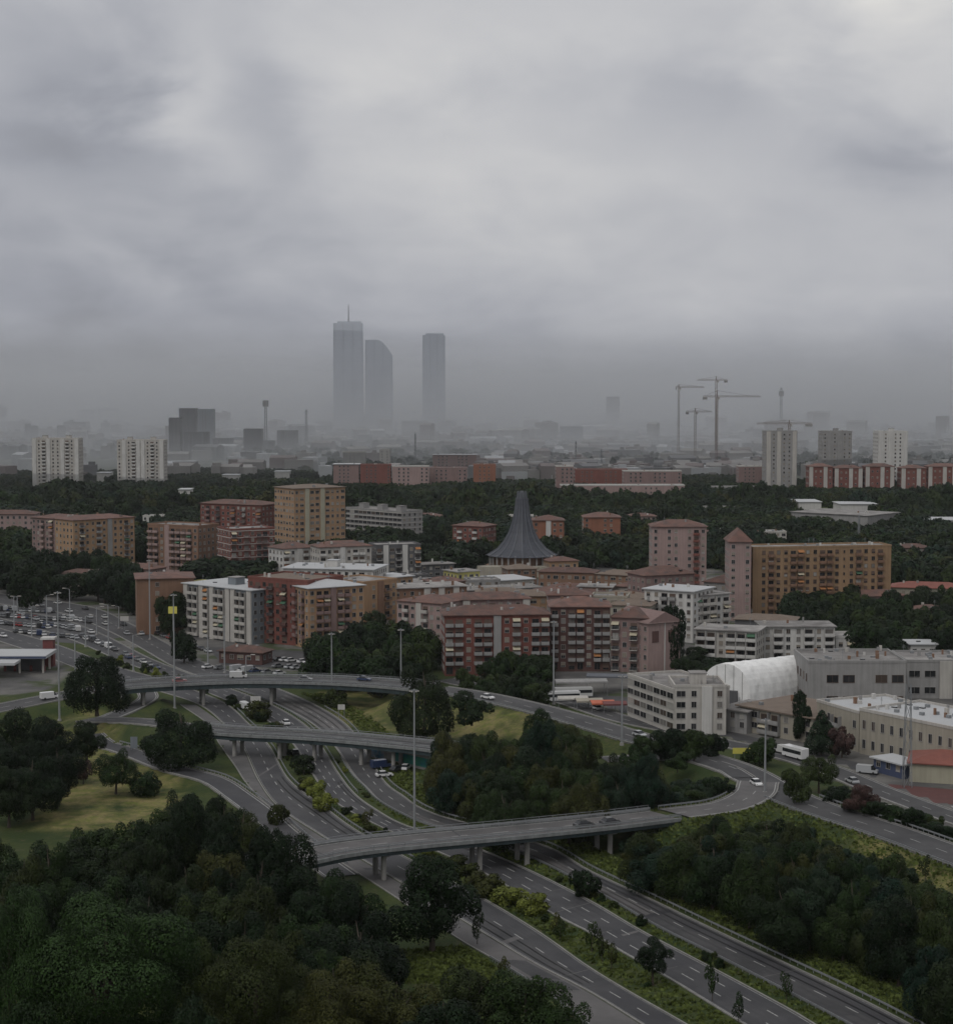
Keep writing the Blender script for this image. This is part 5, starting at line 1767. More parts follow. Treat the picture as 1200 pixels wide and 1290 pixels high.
sign(169, 950, 4.5, 1.8, 3.0, 'blue_grey_wall', 'pale blue cabinet sign beside the left slip road', 2)

# ================================================================== VEHICLES
def car_parts(kind):
    L, W, Hb, Hr = {'car': (4.2, 1.75, 0.82, 1.45), 'van': (5.2, 1.95, 1.1, 2.15), 'bus': (11.5, 2.5, 1.2, 3.1), 'truck': (7.5, 2.4, 1.2, 3.0)}[kind]
    hw = W / 2
    if kind == 'car':
        prof = [(-L / 2, .35), (-L / 2, .75), (-L / 2 + .15, .88), (-L * .32, .92), (L * .2, .90), (L / 2 - .25, .74), (L / 2, .6), (L / 2, .35)]
        cab = [(-L * .40, .90), (-L * .27, 1.40), (L * .06, 1.45), (L * .24, .90)]
    elif kind == 'van':
        prof = [(-L / 2, .4), (-L / 2, 2.05), (-L / 2 + .1, 2.12), (L * .2, 2.12), (L * .2 + .05, 1.15), (L / 2 - .1, 1.0), (L / 2, .8), (L / 2, .4)]
        cab = [(L * .16, 1.14), (L * .16, 2.1), (L * .24, 2.08), (L * .38, 1.12)]
    else:
        prof = [(-L / 2, .45), (-L / 2, Hr - .1), (-L / 2 + .12, Hr), (L / 2 - .12, Hr), (L / 2, Hr - .15), (L / 2, .45)]
        cab = None
    def ext(pr, w0, w1):
        mb = MB()
        zs = [z for _, z in pr]
        zm, zM = min(zs), max(zs)
        f = lambda z: w0 + (w1 - w0) * ((z - zm) / max(1e-3, zM - zm))
        l = [(x, -f(z), z) for x, z in pr]
        r = [(x, f(z), z) for x, z in pr]
        mb.poly(l)
        mb.poly(r[::-1])
        for i in range(len(pr)):
            j = (i + 1) % len(pr)
            mb.poly([l[i], r[i], r[j], l[j]])
        return mb
    body = ext(prof, hw, hw * .95).mesh('body', M['car_paint'])
    gl = MB()
    if cab:
        gl = ext(cab, hw * .93, hw * .74)
        roof_z = max(z for _, z in cab)
        xs_ = [x for x, z in cab if z > roof_z - .08]
        rf = MB(); rf.box(min(xs_) + .02, -hw * .72, roof_z - .06, max(xs_) - .02, hw * .72, roof_z + .03)
        roof = rf.mesh('roof_panel', M['car_paint'])
    else:
        gl.box(-L / 2 + .4, -hw * .98 - .02, Hr * .48, L / 2 - .2, hw * .98 + .02, Hr * .78)
        gl.box(L / 2 - .3, -hw * .9, Hr * .4, L / 2 + .03, hw * .9, Hr * .85)
        roof = None
    glass = gl.mesh('windows', M['dark_glass'])
    wm = MB(); wm.tube([(0, -.12, 0), (0, .12, 0)], [.33, .33], 10)
    wheel = wm.mesh('wheel', M['rubber'])
    pos = [(sx * L * .31, sy * (hw - .1), .33) for sx in (-1, 1) for sy in (-1, 1)]
    lt = MB(); lt.box(0, -.16, 0, .05, .16, .12)
    light = lt.mesh('headlight', M['offwhite_wall'])
    lpos = [(L / 2 - .01, s * hw * .72, .62 if kind == 'car' else .8) for s in (-1, 1)]
    return body, glass, roof, wheel, pos, light, lpos
CARP = {k: car_parts(k) for k in ('car', 'van', 'bus', 'truck')}
PAINTS = {'white': (.62, .62, .62), 'silver': (.36, .37, .38), 'grey': (.14, .145, .15), 'black': (.02, .02, .022), 'dark blue': (.02, .035, .09), 'red': (.25, .02, .02), 'pale grey': (.48, .48, .47)}

def vehicle(kind, paint, p, ang, label, group=None, parts=True):
    body, glass, roof, wheel, pos, light, lpos = CARP[kind]
    r = empty({'car': 'parked_car' if group and 'parked' in group else 'car', 'van': 'van', 'bus': 'bus', 'truck': 'truck'}[kind], p, ang)
    tag(r, label, kind, group)
    b = link('body', body, r); b.color = (*PAINTS[paint], 1)
    link('windows', glass, r)
    if roof:
        q = link('roof_panel', roof, b); q.color = b.color
    if parts:
        for w in pos:
            link('wheel', wheel, r, w)
        for w in lpos:
            link('headlight', light, b, w)
    r['paint'] = paint
    return r
rs = random.Random(5)
PAL = ['white'] * 4 + ['silver'] * 4 + ['pale grey'] * 2 + ['grey'] * 4 + ['black'] * 4 + ['dark blue'] + ['red']
buckets = {}
def drop(kind, paint, p, ang, fmt, group, single):
    o = vehicle(kind, paint, p, ang, '', group, parts=p.y < 950)
    buckets.setdefault((fmt, single), []).append(o)

def road_heading(P):
    best, ang = 1e9, 0
    for k in 'ABC':
        l, r = ROADS[k]
        for i in range(0, len(l) - 1):
            c = l[i].lerp(r[i], .5)
            d = (c - P).length
            if d < best:
                best = d
                t = l[i + 1] - l[i]
                ang = math.atan2(t.y, t.x)
    return ang

# car park at the far left: ranks of cars
ord_rows = 0
for row, (xa, ya, xb, yb, n) in enumerate([(2, 769, 66, 772, 17), (0, 777, 88, 783, 19), (-4, 786, 60, 792, 12), (52, 786, 98, 795, 11), (20, 797, 108, 806, 16), (70, 777, 112, 785, 9)]):
    a, b = G(xa, ya), G(xb, yb)
    for i in range(n):
        if rs.random() < 0.12:
            continue
        p = a.lerp(b, (i + rs.uniform(-.06, .06)) / (n - 1))
        c = rs.choice(PAL)
        kd = 'van' if rs.random() < .14 else 'car'
        drop(kd, c, p, math.pi / 2 + rs.uniform(-.08, .08) + .4, c + ' ' + kd + ', {} in the ' + ONES[row] + ' car park row by wide road', 'vehicles parked at the far left', 'the only ' + c + ' ' + kd + ' in the ' + ONES[row] + ' car park row by the wide road')
# traffic on the carriageways beyond the long overpass
for k, name, spots in (('C', 'far side carriageway', [(.93, .2), (.9, .6), (.875, .3), (.86, .75), (.84, .2), (.825, .7), (.80, .25), (.785, .6), (.765, .25), (.74, .7), (.72, .3), (.70, .7)]),
                       ('B', 'middle carriageway', [(.955, .3), (.93, .6), (.90, .3), (.885, .75), (.86, .5), (.83, .2), (.80, .5), (.77, .8), (.68, .35)]),
                       ('A', 'dark inner carriageway', [(.88, .4), (.80, .6)])):
    l, r = ROADS[k]
    for t, s in spots:
        i = int(t * (N_ST - 1))
        p = l[i].lerp(r[i], s)
        p.z += 0.06
        d = l[min(i + 1, N_ST - 1)] - l[i - 1]
        c = rs.choice(PAL)
        drop('car', c, p, math.atan2(d.y, d.x) + (0 if k != 'A' else math.pi), c + ' car, {} driving on the ' + name, 'traffic beyond the long overpass', 'the only ' + c + ' car driving on the ' + name)
# parked rows along the wide road verge
for row, (xa, ya, xb, yb, n, nm) in enumerate([(104, 803, 205, 846, 15, 'on the kerb of the wide road'), (170, 790, 262, 822, 13, 'along the brown building'), (262, 842, 352, 850, 13, 'behind the long overpass'), (300, 828, 412, 838, 16, 'in the car park below the red brick block'), (350, 841, 412, 846, 9, 'in the near rank of that block car park')]):
    a, b = G(xa, ya), G(xb, yb)
    dd = b - a
    an = math.atan2(dd.y, dd.x)
    for i in range(n):
        if rs.random() < 0.2:
            continue
        p = a.lerp(b, i / (n - 1))
        p.z += .05
        c = rs.choice(PAL)
        kd = 'van' if rs.random() < .12 else 'car'
        drop(kd, c, p, an + (0 if row < 2 else 1.2), c + ' ' + kd + ' parked ' + nm + ', {}', 'vehicles parked near the apartment blocks', 'the only ' + c + ' ' + kd + ' parked ' + nm)
for (f, s_), objs in buckets.items():
    label_in_order(objs, f, s_)

def on_path(key, px, off, z=.06):
    P = PATHS[key]
    i = min(range(2, len(P) - 2), key=lambda k: abs(to_px(P[k])[0] - px))
    d = P[i + 1] - P[i - 1]
    n = normals(P)[i]
    return P[i] + n * off + Vector((0, 0, z)), math.atan2(d.y, d.x)
for key, px, off, kd, c, lb in [('E', 228, 2.2, 'car', 'red', 'red car near the left end of the long overpass'), ('E', 294, -2.0, 'van', 'pale grey', 'pale van in the middle of the long overpass'),
                                ('E', 618, 1.8, 'car', 'white', 'white car on the bank road just past the long overpass'), ('E', 388, 2.0, 'car', 'grey', 'grey car on the right half of the long overpass'),
                                ('E', 57, 1.5, 'van', 'white', 'white van at the left approach of the long overpass'), ('B3', 722, 2.2, 'car', 'black', 'black car leading on the nearest overpass'),
                                ('B3', 760, 2.2, 'car', 'black', 'black car following on the nearest overpass'), ('E', 460, -2.0, 'car', 'dark blue', 'dark blue car at the right end of the long overpass'),
                                ('RD', 1005, 0, 'truck', 'white', 'white lorry on the side street before the conical tree'), ('RD', 978, 1.5, 'van', 'pale grey', 'pale van on the side street by the loop junction'),
                                ('RD', 1085, -2.2, 'car', 'silver', 'silver car parked before the blue fronted shop'), ('RD', 860, 1.0, 'car', 'silver', 'silver car on the side street by the white corner office'),
                                ('RD', 905, -1.0, 'car', 'grey', 'grey car on the side street before the beige office'), ('E', 965, 2.5, 'car', 'white', 'white car turning at the loop junction'),
                                ('RD', 748, 1.0, 'car', 'white', 'white car on the side street by the orange awning'), ('E', 802, -1.5, 'car', 'silver', 'silver car descending the bank road by the office mast')]:
    p, a = on_path(key, px, off)
    vehicle(kd, c, p, a, lb)
for (x, y, kd, c, lb) in [(307, 893, 'van', 'white', 'white van under the right side of the long overpass'), (360, 913, 'car', 'white', 'white car just before the middle overpass'), (372, 951, 'car', 'black', 'black car emerging below the middle overpass')]:
    p = G(x, y); p.z += .06
    vehicle(kd, c, p, road_heading(p), lb)
for (x, y, kd, c, a, lb) in [(480, 968, 'van', 'dark blue', .5, 'dark blue van beside the painted wall'), (484, 979, 'car', 'white', .3, 'white car parked before the painted wall'), (500, 972, 'car', 'black', .9, 'black car between the white ones at the painted wall'),
                             (511, 970, 'car', 'white', 1.3, 'second white car close to the green paint'),
                             (706, 884, 'bus', 'white', .2, 'white bus parked left behind the market awnings'), (722, 879, 'bus', 'pale grey', .15, 'pale bus behind the beige awning'), (790, 948, 'car', 'white', .3, 'white car near the office mast foot'),
                             (640, 868, 'van', 'white', .4, 'white van behind the bank road trees'), (632, 866, 'truck', 'pale grey', .3, 'pale lorry behind the bank road trees'),
                             (690, 900, 'car', 'white', .2, 'white car before the cream awning'), (1092, 975, 'van', 'silver', -.4, 'silver van left of the blue fronted shop')]:
    p = G(x, y); p.z += .08
    vehicle(kd, c, p, a, lb)

# ================================================================== TREES
def crown_mesh(name, n, R, H, leaf, lobes, seed, m, shape='round', jit=0.28):
    g = np.random.default_rng(seed)
    C, LR = [], []
    for i in range(lobes):
        d = g.normal(size=3); d /= np.linalg.norm(d)
        q = g.uniform(0.35, 0.95)
        lr = g.uniform(0.16, 0.40)
        if shape == 'cone':
            t = (i + .5) / lobes
            a = g.uniform(0, 2 * math.pi)
            w = (1 - t) ** 0.8 * 0.62
            C.append((w * math.cos(a), w * math.sin(a), -0.9 + 1.8 * t)); LR.append(0.16 + 0.32 * (1 - t))
            continue
        if d[2] < -0.3:
            d[2] *= 0.6
        C.append(d * q); LR.append(lr)
    if shape != 'cone':
        C.append(np.array((0, 0, 0.0))); LR.append(0.55)
    C, LR = np.array(C), np.array(LR)
    P = np.zeros((0, 3)); Nn = np.zeros((0, 3))
    pr = LR ** 2 / (LR ** 2).sum()
    while len(P) < n:
        k = g.choice(len(C), size=n, p=pr)
        d = g.normal(size=(n, 3)); d /= np.linalg.norm(d, axis=1, keepdims=True)
        d[:, 2] = np.where(d[:, 2] < -0.8, -d[:, 2], d[:, 2])
        # ragged edge: leaf shoots poke out in places
        rad = LR[k] * g.choice([1.0, 0.92, 0.8, 1.12], size=n, p=[.45, .3, .18, .07]) * g.uniform(.93, 1.05, n)
        q = C[k] + d * rad[:, None]
        inside = np.zeros(n, bool)
        for c, r in zip(C, LR):
            inside |= (np.linalg.norm(q - c, axis=1) < r * 0.74)
        P = np.vstack([P, q[~inside]]); Nn = np.vstack([Nn, d[~inside]])
    P, Nn = P[:n], Nn[:n]
    lo, hi = np.percentile(P, 0.6, 0), np.percentile(P, 99.4, 0)
    P = (P - (lo + hi) / 2) / ((hi - lo) / 2) * np.array((R, R, H / 2))
    Nn = Nn + g.normal(size=(n, 3)) * jit
    Nn /= np.linalg.norm(Nn, axis=1, keepdims=True)
    r = g.normal(size=(n, 3))
    U = np.cross(Nn, r); U /= np.linalg.norm(U, axis=1, keepdims=True)
    W = np.cross(Nn, U)
    s = leaf * g.uniform(.6, 1.35, (n, 1))
    a, b = U * s * .5, W * s * .36
    fold = Nn * s * 0.12
    V = np.stack([P - a, P + b - fold, P + a, P - b - fold], 1).reshape(-1, 3)
    F = np.arange(4 * n).reshape(n, 4)
    return np_mesh(name, V, F, m)

SPEC = {  # n, R, H, leaf, lobes
    'big': (60000, 10.0, 15.0, 0.28, 46), 'near': (17000, 5.0, 8.5, 0.28, 28), 'mid': (3600, 5.0, 8.5, 0.66, 14),
    'far': (900, 5.0, 8.0, 1.3, 9), 'cone': (9000, 3.2, 12.0, 0.36, 40), 'bush': (1500, 1.5, 2.2, 0.26, 8), 'thin': (700, 1.3, 3.2, 0.26, 7)}
NVAR = {'big': 3, 'near': 6, 'mid': 5, 'far': 3, 'cone': 1, 'bush': 3, 'thin': 2}
_cr = {}
def crown(kind, v, mk):
    k = (kind, v, mk)
    if k not in _cr:
        base = (kind, v)
        if base not in _cr:
            n, R, H, leaf, lobes = SPEC[kind]
            _cr[base] = crown_mesh('crown', n, R, H, leaf, lobes, 100 + v * 7 + len(kind) * 31, M[mk], 'cone' if kind == 'cone' else 'round')
            _cr[k] = _cr[base]
        else:
            me = _cr[base].copy(); me.materials.clear(); me.materials.append(M[mk]); _cr[k] = me
    return _cr[k]

def trunk_mesh(seed):
    g = random.Random(seed)
    mb = MB()
    lean = Vector((g.uniform(-.04, .04), g.uniform(-.04, .04), 0))
    mb.tube([lean * t + Vector((0, 0, t)) for t in (-.06, .02, .15, .35, .6, .85)], [.042, .032, .026, .022, .014, .005], 8)
    for k in range(7):
        z = .25 + .08 * k
        a = k * 2.4 + g.uniform(-.4, .4)
        r = .30 * (1 - z * .6)
        s = lean * z + Vector((0, 0, z))
        mb.tube([s, s + Vector((math.cos(a) * r * .5, math.sin(a) * r * .5, .07)), s + Vector((math.cos(a) * r, math.sin(a) * r, .2))], [.012, .008, .003], 5)
    return mb.mesh('trunk', M['bark'])
TRUNKS = [trunk_mesh(i) for i in range(4)]
TREE_N = [0]
def tree(x, y, H, R, kind, mk, label, group=None, clear=0.18, name=None, cat='tree', z=None):
    i = TREE_N[0]; TREE_N[0] += 1
    g = ground_z(x, y) if z is None else z
    rr = random.Random(i * 13 + 5)
    r = empty(name or ('conical_tree' if kind == 'cone' else 'broadleaf_tree'), (x, y, g))
    tag(r, label, cat, group)
    n, R0, H0, leaf, lobes = SPEC[kind]
    if group:
        R, H = R * rr.uniform(.82, 1.2), H * rr.uniform(.86, 1.12)
    Hc = H * (1 - clear)
    c = link('crown', crown(kind, rr.randrange(NVAR[kind]), mk), r, (0, 0, H * clear + Hc / 2), rr.uniform(0, 6.28))
    c.scale = (R / R0 * rr.uniform(.92, 1.08), R / R0 * rr.uniform(.92, 1.08), Hc / H0)
    t = link('trunk', TRUNKS[i % 4], r)
    t.scale = (min(H, R * 2.2) * 1.0, min(H, R * 2.2) * 1.0, H)
    return r
def tree_top(x, ytop, wpx, H, kind, mk, label, **kw):
    p = G(x, ytop, H)
    gz = ground_z(p.x, p.y)
    p = G(x, ytop, H + gz)
    R = wpx / 2 * p.y / FPX * 1.03
    return tree(p.x, p.y, H, R, kind, mk, label, z=gz, **kw)
def tree_base(x, yb, ytop, wpx, kind, mk, label, **kw):
    p = G(x, yb)
    gz = ground_z(p.x, p.y)
    if gz > .1:
        p = G(x, yb, gz)
    H = top_z(p, ytop) - gz
    return tree(p.x, p.y, H, wpx / 2 * p.y / FPX * 1.05, kind, mk, label, z=gz, **kw)

# single trees that the photograph lets one pick out
tree_base(544, 1200, 1076, 112, 'near', 'leaf_dark', 'dark tree with visible trunk on the grass below the nearest overpass', clear=.16)
tree_base(822, 1242, 1184, 46, 'near', 'leaf_dark', 'small dark round tree alone on the grassy median', clear=.35)
tree_base(227, 968, 893, 84, 'near', 'leaf_dark', 'round dark tree left of the middle overpass end', clear=.06)
tree_base(122, 898, 826, 72, 'near', 'leaf_dark', 'dark spreading tree hiding the left end of the long overpass', clear=.05)
tree_base(534, 932, 842, 74, 'near', 'leaf_dark', 'big dark tree hiding the right end of the long overpass', clear=.05)
tree_base(594, 912, 872, 50, 'mid', 'leaf_dark', 'low dark tree right of the one hiding the overpass end', clear=.05)
tree_base(146, 1002, 948, 54, 'near', 'leaf_mid', 'small round tree standing on the dry yellow meadow', clear=.25)
tree_base(185, 1004, 974, 36, 'mid', 'leaf_mid', 'low bushy tree at the right side of the yellow meadow', clear=.05)
tree_base(105, 988, 958, 22, 'mid', 'leaf_red', 'thin reddish sapling at the left side of the yellow meadow', clear=.2)
tree_base(110, 965, 908, 44, 'near', 'leaf_dark', 'dark tree above the yellow meadow between crowns and ramp', clear=.2)
tree_base(1034, 952, 897, 38, 'cone', 'leaf_blue', 'dense dark conical tree in front of the beige factory', clear=.05)
tree_base(1031, 1000, 953, 42, 'near', 'leaf_mid', 'leaning roadside tree with clear trunk below the conical tree', clear=.3)
tree_base(1085, 1033, 988, 40, 'near', 'leaf_red', 'reddish dark roadside tree by the sports court', clear=.3)
tree_base(1003, 1012, 968, 38, 'mid', 'leaf_mid', 'loose green tree at the point of the loop junction', clear=.1)
tree_base(905, 1006, 980, 34, 'mid', 'leaf_dark', 'dark bushy tree inside the grassy loop', clear=.05)
tree_base(853, 972, 948, 30, 'mid', 'leaf_mid', 'small tree beside the inner loop road', clear=.1)
tree_base(1060, 955, 918, 34, 'mid', 'leaf_red', 'reddish brown tree between conical tree and factory wall', clear=.1)
tree_base(956, 966, 930, 40, 'mid', 'leaf_mid', 'bushy tree behind the pale junction mast', clear=.1)
tree_base(1010, 935, 872, 24, 'mid', 'leaf_dark', 'slim dark tree beside the grey factory wall', clear=.1)
tree_base(218, 800, 745, 40, 'mid', 'leaf_dark', 'dark tree in front of the yellow end wall', clear=.1)
tree_base(232, 835, 795, 34, 'mid', 'leaf_dark', 'dark tree right below the yellow end wall', clear=.1)
tree_base(848, 845, 762, 30, 'mid', 'leaf_dark', 'dark tree beside the white modern wing', clear=.1)
tree_base(752, 770, 742, 30, 'mid', 'leaf_dark', 'dark round tree among the low brown roofs', clear=.1)
tree_base(800, 985, 940, 36, 'mid', 'leaf_mid', 'tree at the tip of the young wood by the inner loop', clear=.1)
# the large crowns along the bottom edge
tree_top(128, 1136, 218, 24, 'big', 'leaf_fresh', 'huge round green crown, largest tree at the bottom left')
tree_top(12, 1132, 130, 24, 'big', 'leaf_fresh', 'large green crown cut by the left edge beside the largest tree')
tree_top(318, 1182, 150, 20, 'big', 'leaf_olive', 'olive green domed crown right of the largest tree')
tree_top(30, 1268, 90, 17, 'near', 'leaf_mid', 'green crown top in the very bottom left corner')
tree_top(412, 1232, 130, 15, 'big', 'leaf_olive', 'pale olive crown beside the olive domed crown')
tree_top(500, 1236, 110, 13, 'near', 'leaf_olive', 'low olive crown on the grassy bank by the service road')
tree_top(590, 1222, 100, 13, 'near', 'leaf_olive', 'loose crown nearest the service road edge')
tree_top(664, 1228, 110, 13, 'near', 'leaf_mid', 'rightmost low crown against the service road')
tree_top(560, 1262, 110, 13, 'near', 'leaf_dark', 'dark low crown under the loose crowns at the bottom')
tree_top(238, 1262, 90, 16, 'near', 'leaf_dark', 'dark crown between the largest tree and the olive dome')
tree_top(700, 1268, 90, 10, 'near', 'leaf_mid', 'low crown top at the bottom beside the service road')
# trees of the dark left clump
for i, (x, yt, w, lb) in enumerate([(20, 893, 80, 'tall dark tree of the left clump, at the picture edge'), (62, 905, 70, 'tall dark tree of the left clump, nearest the meadow'), (-8, 930, 80, 'lower dark tree of the left clump at the edge'), (70, 938, 62, 'lower dark tree of the left clump beside the dry verge'), (40, 955, 70, 'front dark tree of the left clump'), (10, 968, 64, 'bottom dark tree of the left clump above the wood')]):
    tree_top(x, yt, w, 17 - i * .8, 'near', 'leaf_dark', lb)

# woods: crowns laid out over areas of ground
def wood(poly, zc, spacing, hr, rr_, kinds, mats, place, seed, keep=None, margin=1.5, ceil=None):
    g = random.Random(seed)
    W = [G(x, y, zc) for x, y in poly]
    x0, x1 = min(p.x for p in W), max(p.x for p in W)
    y0, y1 = min(p.y for p in W), max(p.y for p in W)
    pts = []
    yy = y0
    k = 0
    while yy < y1:
        xx = x0 + (spacing / 2 if k % 2 else 0)
        while xx < x1:
            pts.append((xx + g.uniform(-.35, .35) * spacing, yy + g.uniform(-.35, .35) * spacing))
            xx += spacing
        yy += spacing * .87
        k += 1
    if not pts:
        return []
    A = np.array(pts)
    ok = in_poly(A[:, 0], A[:, 1], [(p.x, p.y) for p in W])
    A = A[ok]
    if len(A) == 0:
        return []
    near_ = A[:, 1] < 1000
    d = np.full(len(A), 99.0)
    if near_.any():
        d[near_] = terrain(A[near_, 0], A[near_, 1])[1]
    A = A[d > margin]
    if len(A) and A[:, 1].min() < 1000 and margin > 1:
        A = A[path_clear(A, 2.9)]
    for fp in FOOT:
        if len(A):
            A = A[~in_poly(A[:, 0], A[:, 1], fp)]
    out = []
    for (x, y) in A:
        if ceil:
            q = to_px((x, y, (hr[0] + hr[1]) / 2 - 1.0 + ground_z(x, y)))
            if q[1] < np.interp(q[0], [c[0] for c in ceil], [c[1] for c in ceil]):
                continue
        out.append((x, y, g.uniform(*hr), g.uniform(*rr_), g.choice(kinds), g.choice(mats)))
    return out
TONE = {'leaf_dark': 'dark green', 'leaf_mid': 'mid green', 'leaf_olive': 'olive green', 'leaf_blue': 'blue green', 'leaf_red': 'reddish brown', 'leaf_yellow': 'yellow green'}
wood_objs = []
def plant(items, place, rows=('front', 'second', 'third', 'fourth', 'fifth', 'sixth', 'seventh', 'eighth', 'back'), cat='tree', name=None, clear=0.1):
    if not items:
        return
    items = sorted(items, key=lambda a: a[1])
    nr = max(1, min(len(rows), int(round(math.sqrt(len(items) / 1.6)))))
    use = list(rows[:nr - 1]) + [rows[-1]] if nr > 1 else ['']
    bk = {}
    for i, (x, y, H, R, kd, mk) in enumerate(items):
        row = use[min(nr - 1, i * nr // len(items))]
        o = tree(x, y, H, R, kd, mk, '', place[1], name=name, cat=cat, clear=clear)
        bk.setdefault((row, mk), []).append(o)
        wood_objs.append(o)
    for (row, mk), objs in bk.items():
        rw = (row + ' row of ') if row else ''
        noun = 'tree' if cat == 'tree' else 'shrub'
        label_in_order(objs, TONE[mk] + ' ' + noun + ', {} in ' + rw + place[0], 'the only ' + TONE[mk] + ' ' + noun + ' in ' + rw + place[0])

D_, Mi, O_, Bl = 'leaf_dark', 'leaf_mid', 'leaf_olive', 'leaf_blue'
plant(wood([(-40, 1052), (60, 1056), (110, 1050), (195, 1045), (212, 1004), (250, 990), (300, 1014), (345, 1045), (400, 1074), (440, 1100), (478, 1120), (500, 1210), (430, 1240), (370, 1200), (260, 1180), (225, 1150), (-40, 1150)],
           14, 8.2, (12.5, 16), (4.6, 6.2), ['near'], [D_, D_, D_, Mi, O_], None, 3), ('front left wood', 'crowns of the front left wood'))
plant(wood([(535, 965), (560, 932), (640, 934), (668, 905), (745, 930), (790, 965), (835, 985), (838, 1020), (700, 1030), (600, 1030), (545, 1008)],
           9, 7.2, (9.5, 13.5), (4.0, 5.6), ['near'], [Mi, Mi, O_, D_, Bl], None, 4, ceil=[(500, 960), (545, 935), (600, 925), (650, 925), (675, 898), (740, 915), (790, 950), (830, 968), (900, 985)]), ('young wood by nearest overpass', 'crowns of the young wood inside the junction'))
plant(wood([(785, 1060), (835, 1035), (905, 1030), (990, 1038), (1050, 1064), (1128, 1085), (1165, 1120), (1230, 1165), (1240, 1260), (1160, 1235), (1060, 1180), (960, 1130), (850, 1090), (795, 1078)],
           9, 7.0, (9, 13), (4.0, 5.8), ['near'], [D_, Mi, O_, Bl, Mi], None, 5, ceil=[(760, 1060), (830, 1042), (900, 1032), (960, 1032), (1000, 1040), (1050, 1064), (1130, 1086), (1170, 1120), (1200, 1148), (1300, 1200)]), ('right bank wood', 'crowns of the wood on the right bank'))
for (x, yb, yt, w, mk, nm) in [(812, 958, 926, 30, Mi, 'leftmost'), (832, 955, 920, 34, D_, 'second from the left'), (853, 957, 917, 38, D_, 'tallest left'), (874, 958, 918, 38, Mi, 'tallest right'), (896, 958, 922, 36, D_, 'dark rightmost')]:
    tree_base(x, yb, yt, w, 'mid', mk, nm + ' tree of the bushy clump in front of the white corner office', clear=.03)
plant(wood([(782, 1066), (840, 1044), (950, 1032), (1000, 1040), (1060, 1064), (1140, 1092), (1150, 1112), (1050, 1085), (950, 1062), (800, 1088)],
           2, 4.4, (2.0, 3.6), (1.7, 2.5), ['mid'], [D_, Mi, O_, Bl], None, 31, margin=0.9, ceil=[(760, 1068), (850, 1050), (910, 1040), (960, 1034), (1010, 1046), (1060, 1068), (1150, 1098)]), ('scrub strip below bank road', 'scrub trees between ramp and right bank wood'), cat='shrub', name='shrub')
plant(wood([(398, 806), (480, 790), (556, 806), (560, 838), (480, 846), (400, 840)], 8, 9.6, (10, 15), (5.2, 6.8), ['mid'], [D_, D_, Mi], None, 7), ('belt before pink gabled block', 'trees before the pink gabled block'))
plant(wood([(620, 822), (690, 822), (700, 852), (680, 862), (620, 846)], 6, 7.0, (6.5, 10), (4, 5), ['mid'], [D_, Mi], None, 8), ('belt before red balcony block', 'trees before the balcony grid block'))
plant(wood([(570, 846), (616, 836), (660, 856), (690, 876), (640, 872)], 5, 6.0, (5, 8), (3, 4), ['mid'], [D_, Mi], None, 8), ('line along bank road', 'trees along the bank road'), cat='shrub', name='shrub')
plant(wood([(-20, 690), (50, 700), (125, 700), (180, 730), (172, 755), (80, 750), (-20, 748)], 12, 12.5, (13, 18), (7, 9), ['mid'], [D_, D_, Mi], None, 9), ('belt above car park', 'trees above the car park'))
PARK = wood([(990, 752), (1060, 738), (1130, 760), (1210, 745), (1210, 815), (1120, 815), (1060, 790), (1000, 782)], 9, 10.5, (10, 15), (5, 7.5), ['mid'], [D_, Mi, D_], None, 10)
plant(wood([(832, 800), (870, 815), (880, 832), (930, 828), (920, 850), (860, 835)], 5, 9, (5, 8), (4.5, 5.5), ['mid'], [D_], None, 12), ('gap before white low block', 'trees before the white low block'))
plant(wood([(1040, 1000), (1130, 1018), (1210, 1043), (1210, 1060), (1130, 1040), (1060, 1018)], 3, 5, (3, 4.5), (2.2, 3.2), ['mid'], [D_, Mi], None, 13, margin=.5), ('hedge by sports court', 'hedge trees by the sports court'), cat='shrub', name='shrub')
plant(wood([(690, 975), (840, 985), (915, 990), (905, 1010), (840, 1018), (690, 1020)], 3, 4.6, (3, 5), (2.4, 3.2), ['mid'], [Bl, Mi], None, 14, margin=.5), ('scrub in grassy loop', 'scrub inside the grassy loop'), cat='shrub', name='shrub')
plant(wood([(242, 824), (300, 838), (262, 850), (225, 836)], 4, 6, (4, 7), (2.5, 3.5), ['mid'], [D_], None, 15, margin=.3), ('verge behind long overpass', 'trees on the verge behind the overpass'))

# shrubs in the medians
def median_spots(l, r, n, seed, lo, hi, i0=0, i1=N_ST):
    g = random.Random(seed)
    out = []
    for _ in range(n * 4):
        i = g.randrange(i0, i1)
        a, b = l[i], r[min(range(max(0, i - 30), min(N_ST, i + 30)), key=lambda k: (r[k] - l[i]).length)]
        if (a - b).length < 2.2:
            continue
        p = a.lerp(b, g.uniform(.25, .75))
        h = g.uniform(lo, hi)
        out.append((p.x, p.y, h, h * g.uniform(.45, .75), 'bush', g.choice([Mi, O_, O_, 'leaf_yellow', D_])))
        if len(out) == n:
            break
    return out
plant(median_spots(ROADS['A'][1], ROADS['B'][0], 26, 2, 1.2, 3.0, 55, 92), ('bushy median', 'shrubs in the bushy median'), cat='shrub', name='shrub', clear=.02)
plant(median_spots(ROADS['A'][1], ROADS['B'][0], 16, 3, 1.0, 2.4, 6, 50), ('grassy median', 'shrubs in the grassy median'), cat='shrub', name='shrub', clear=.02)
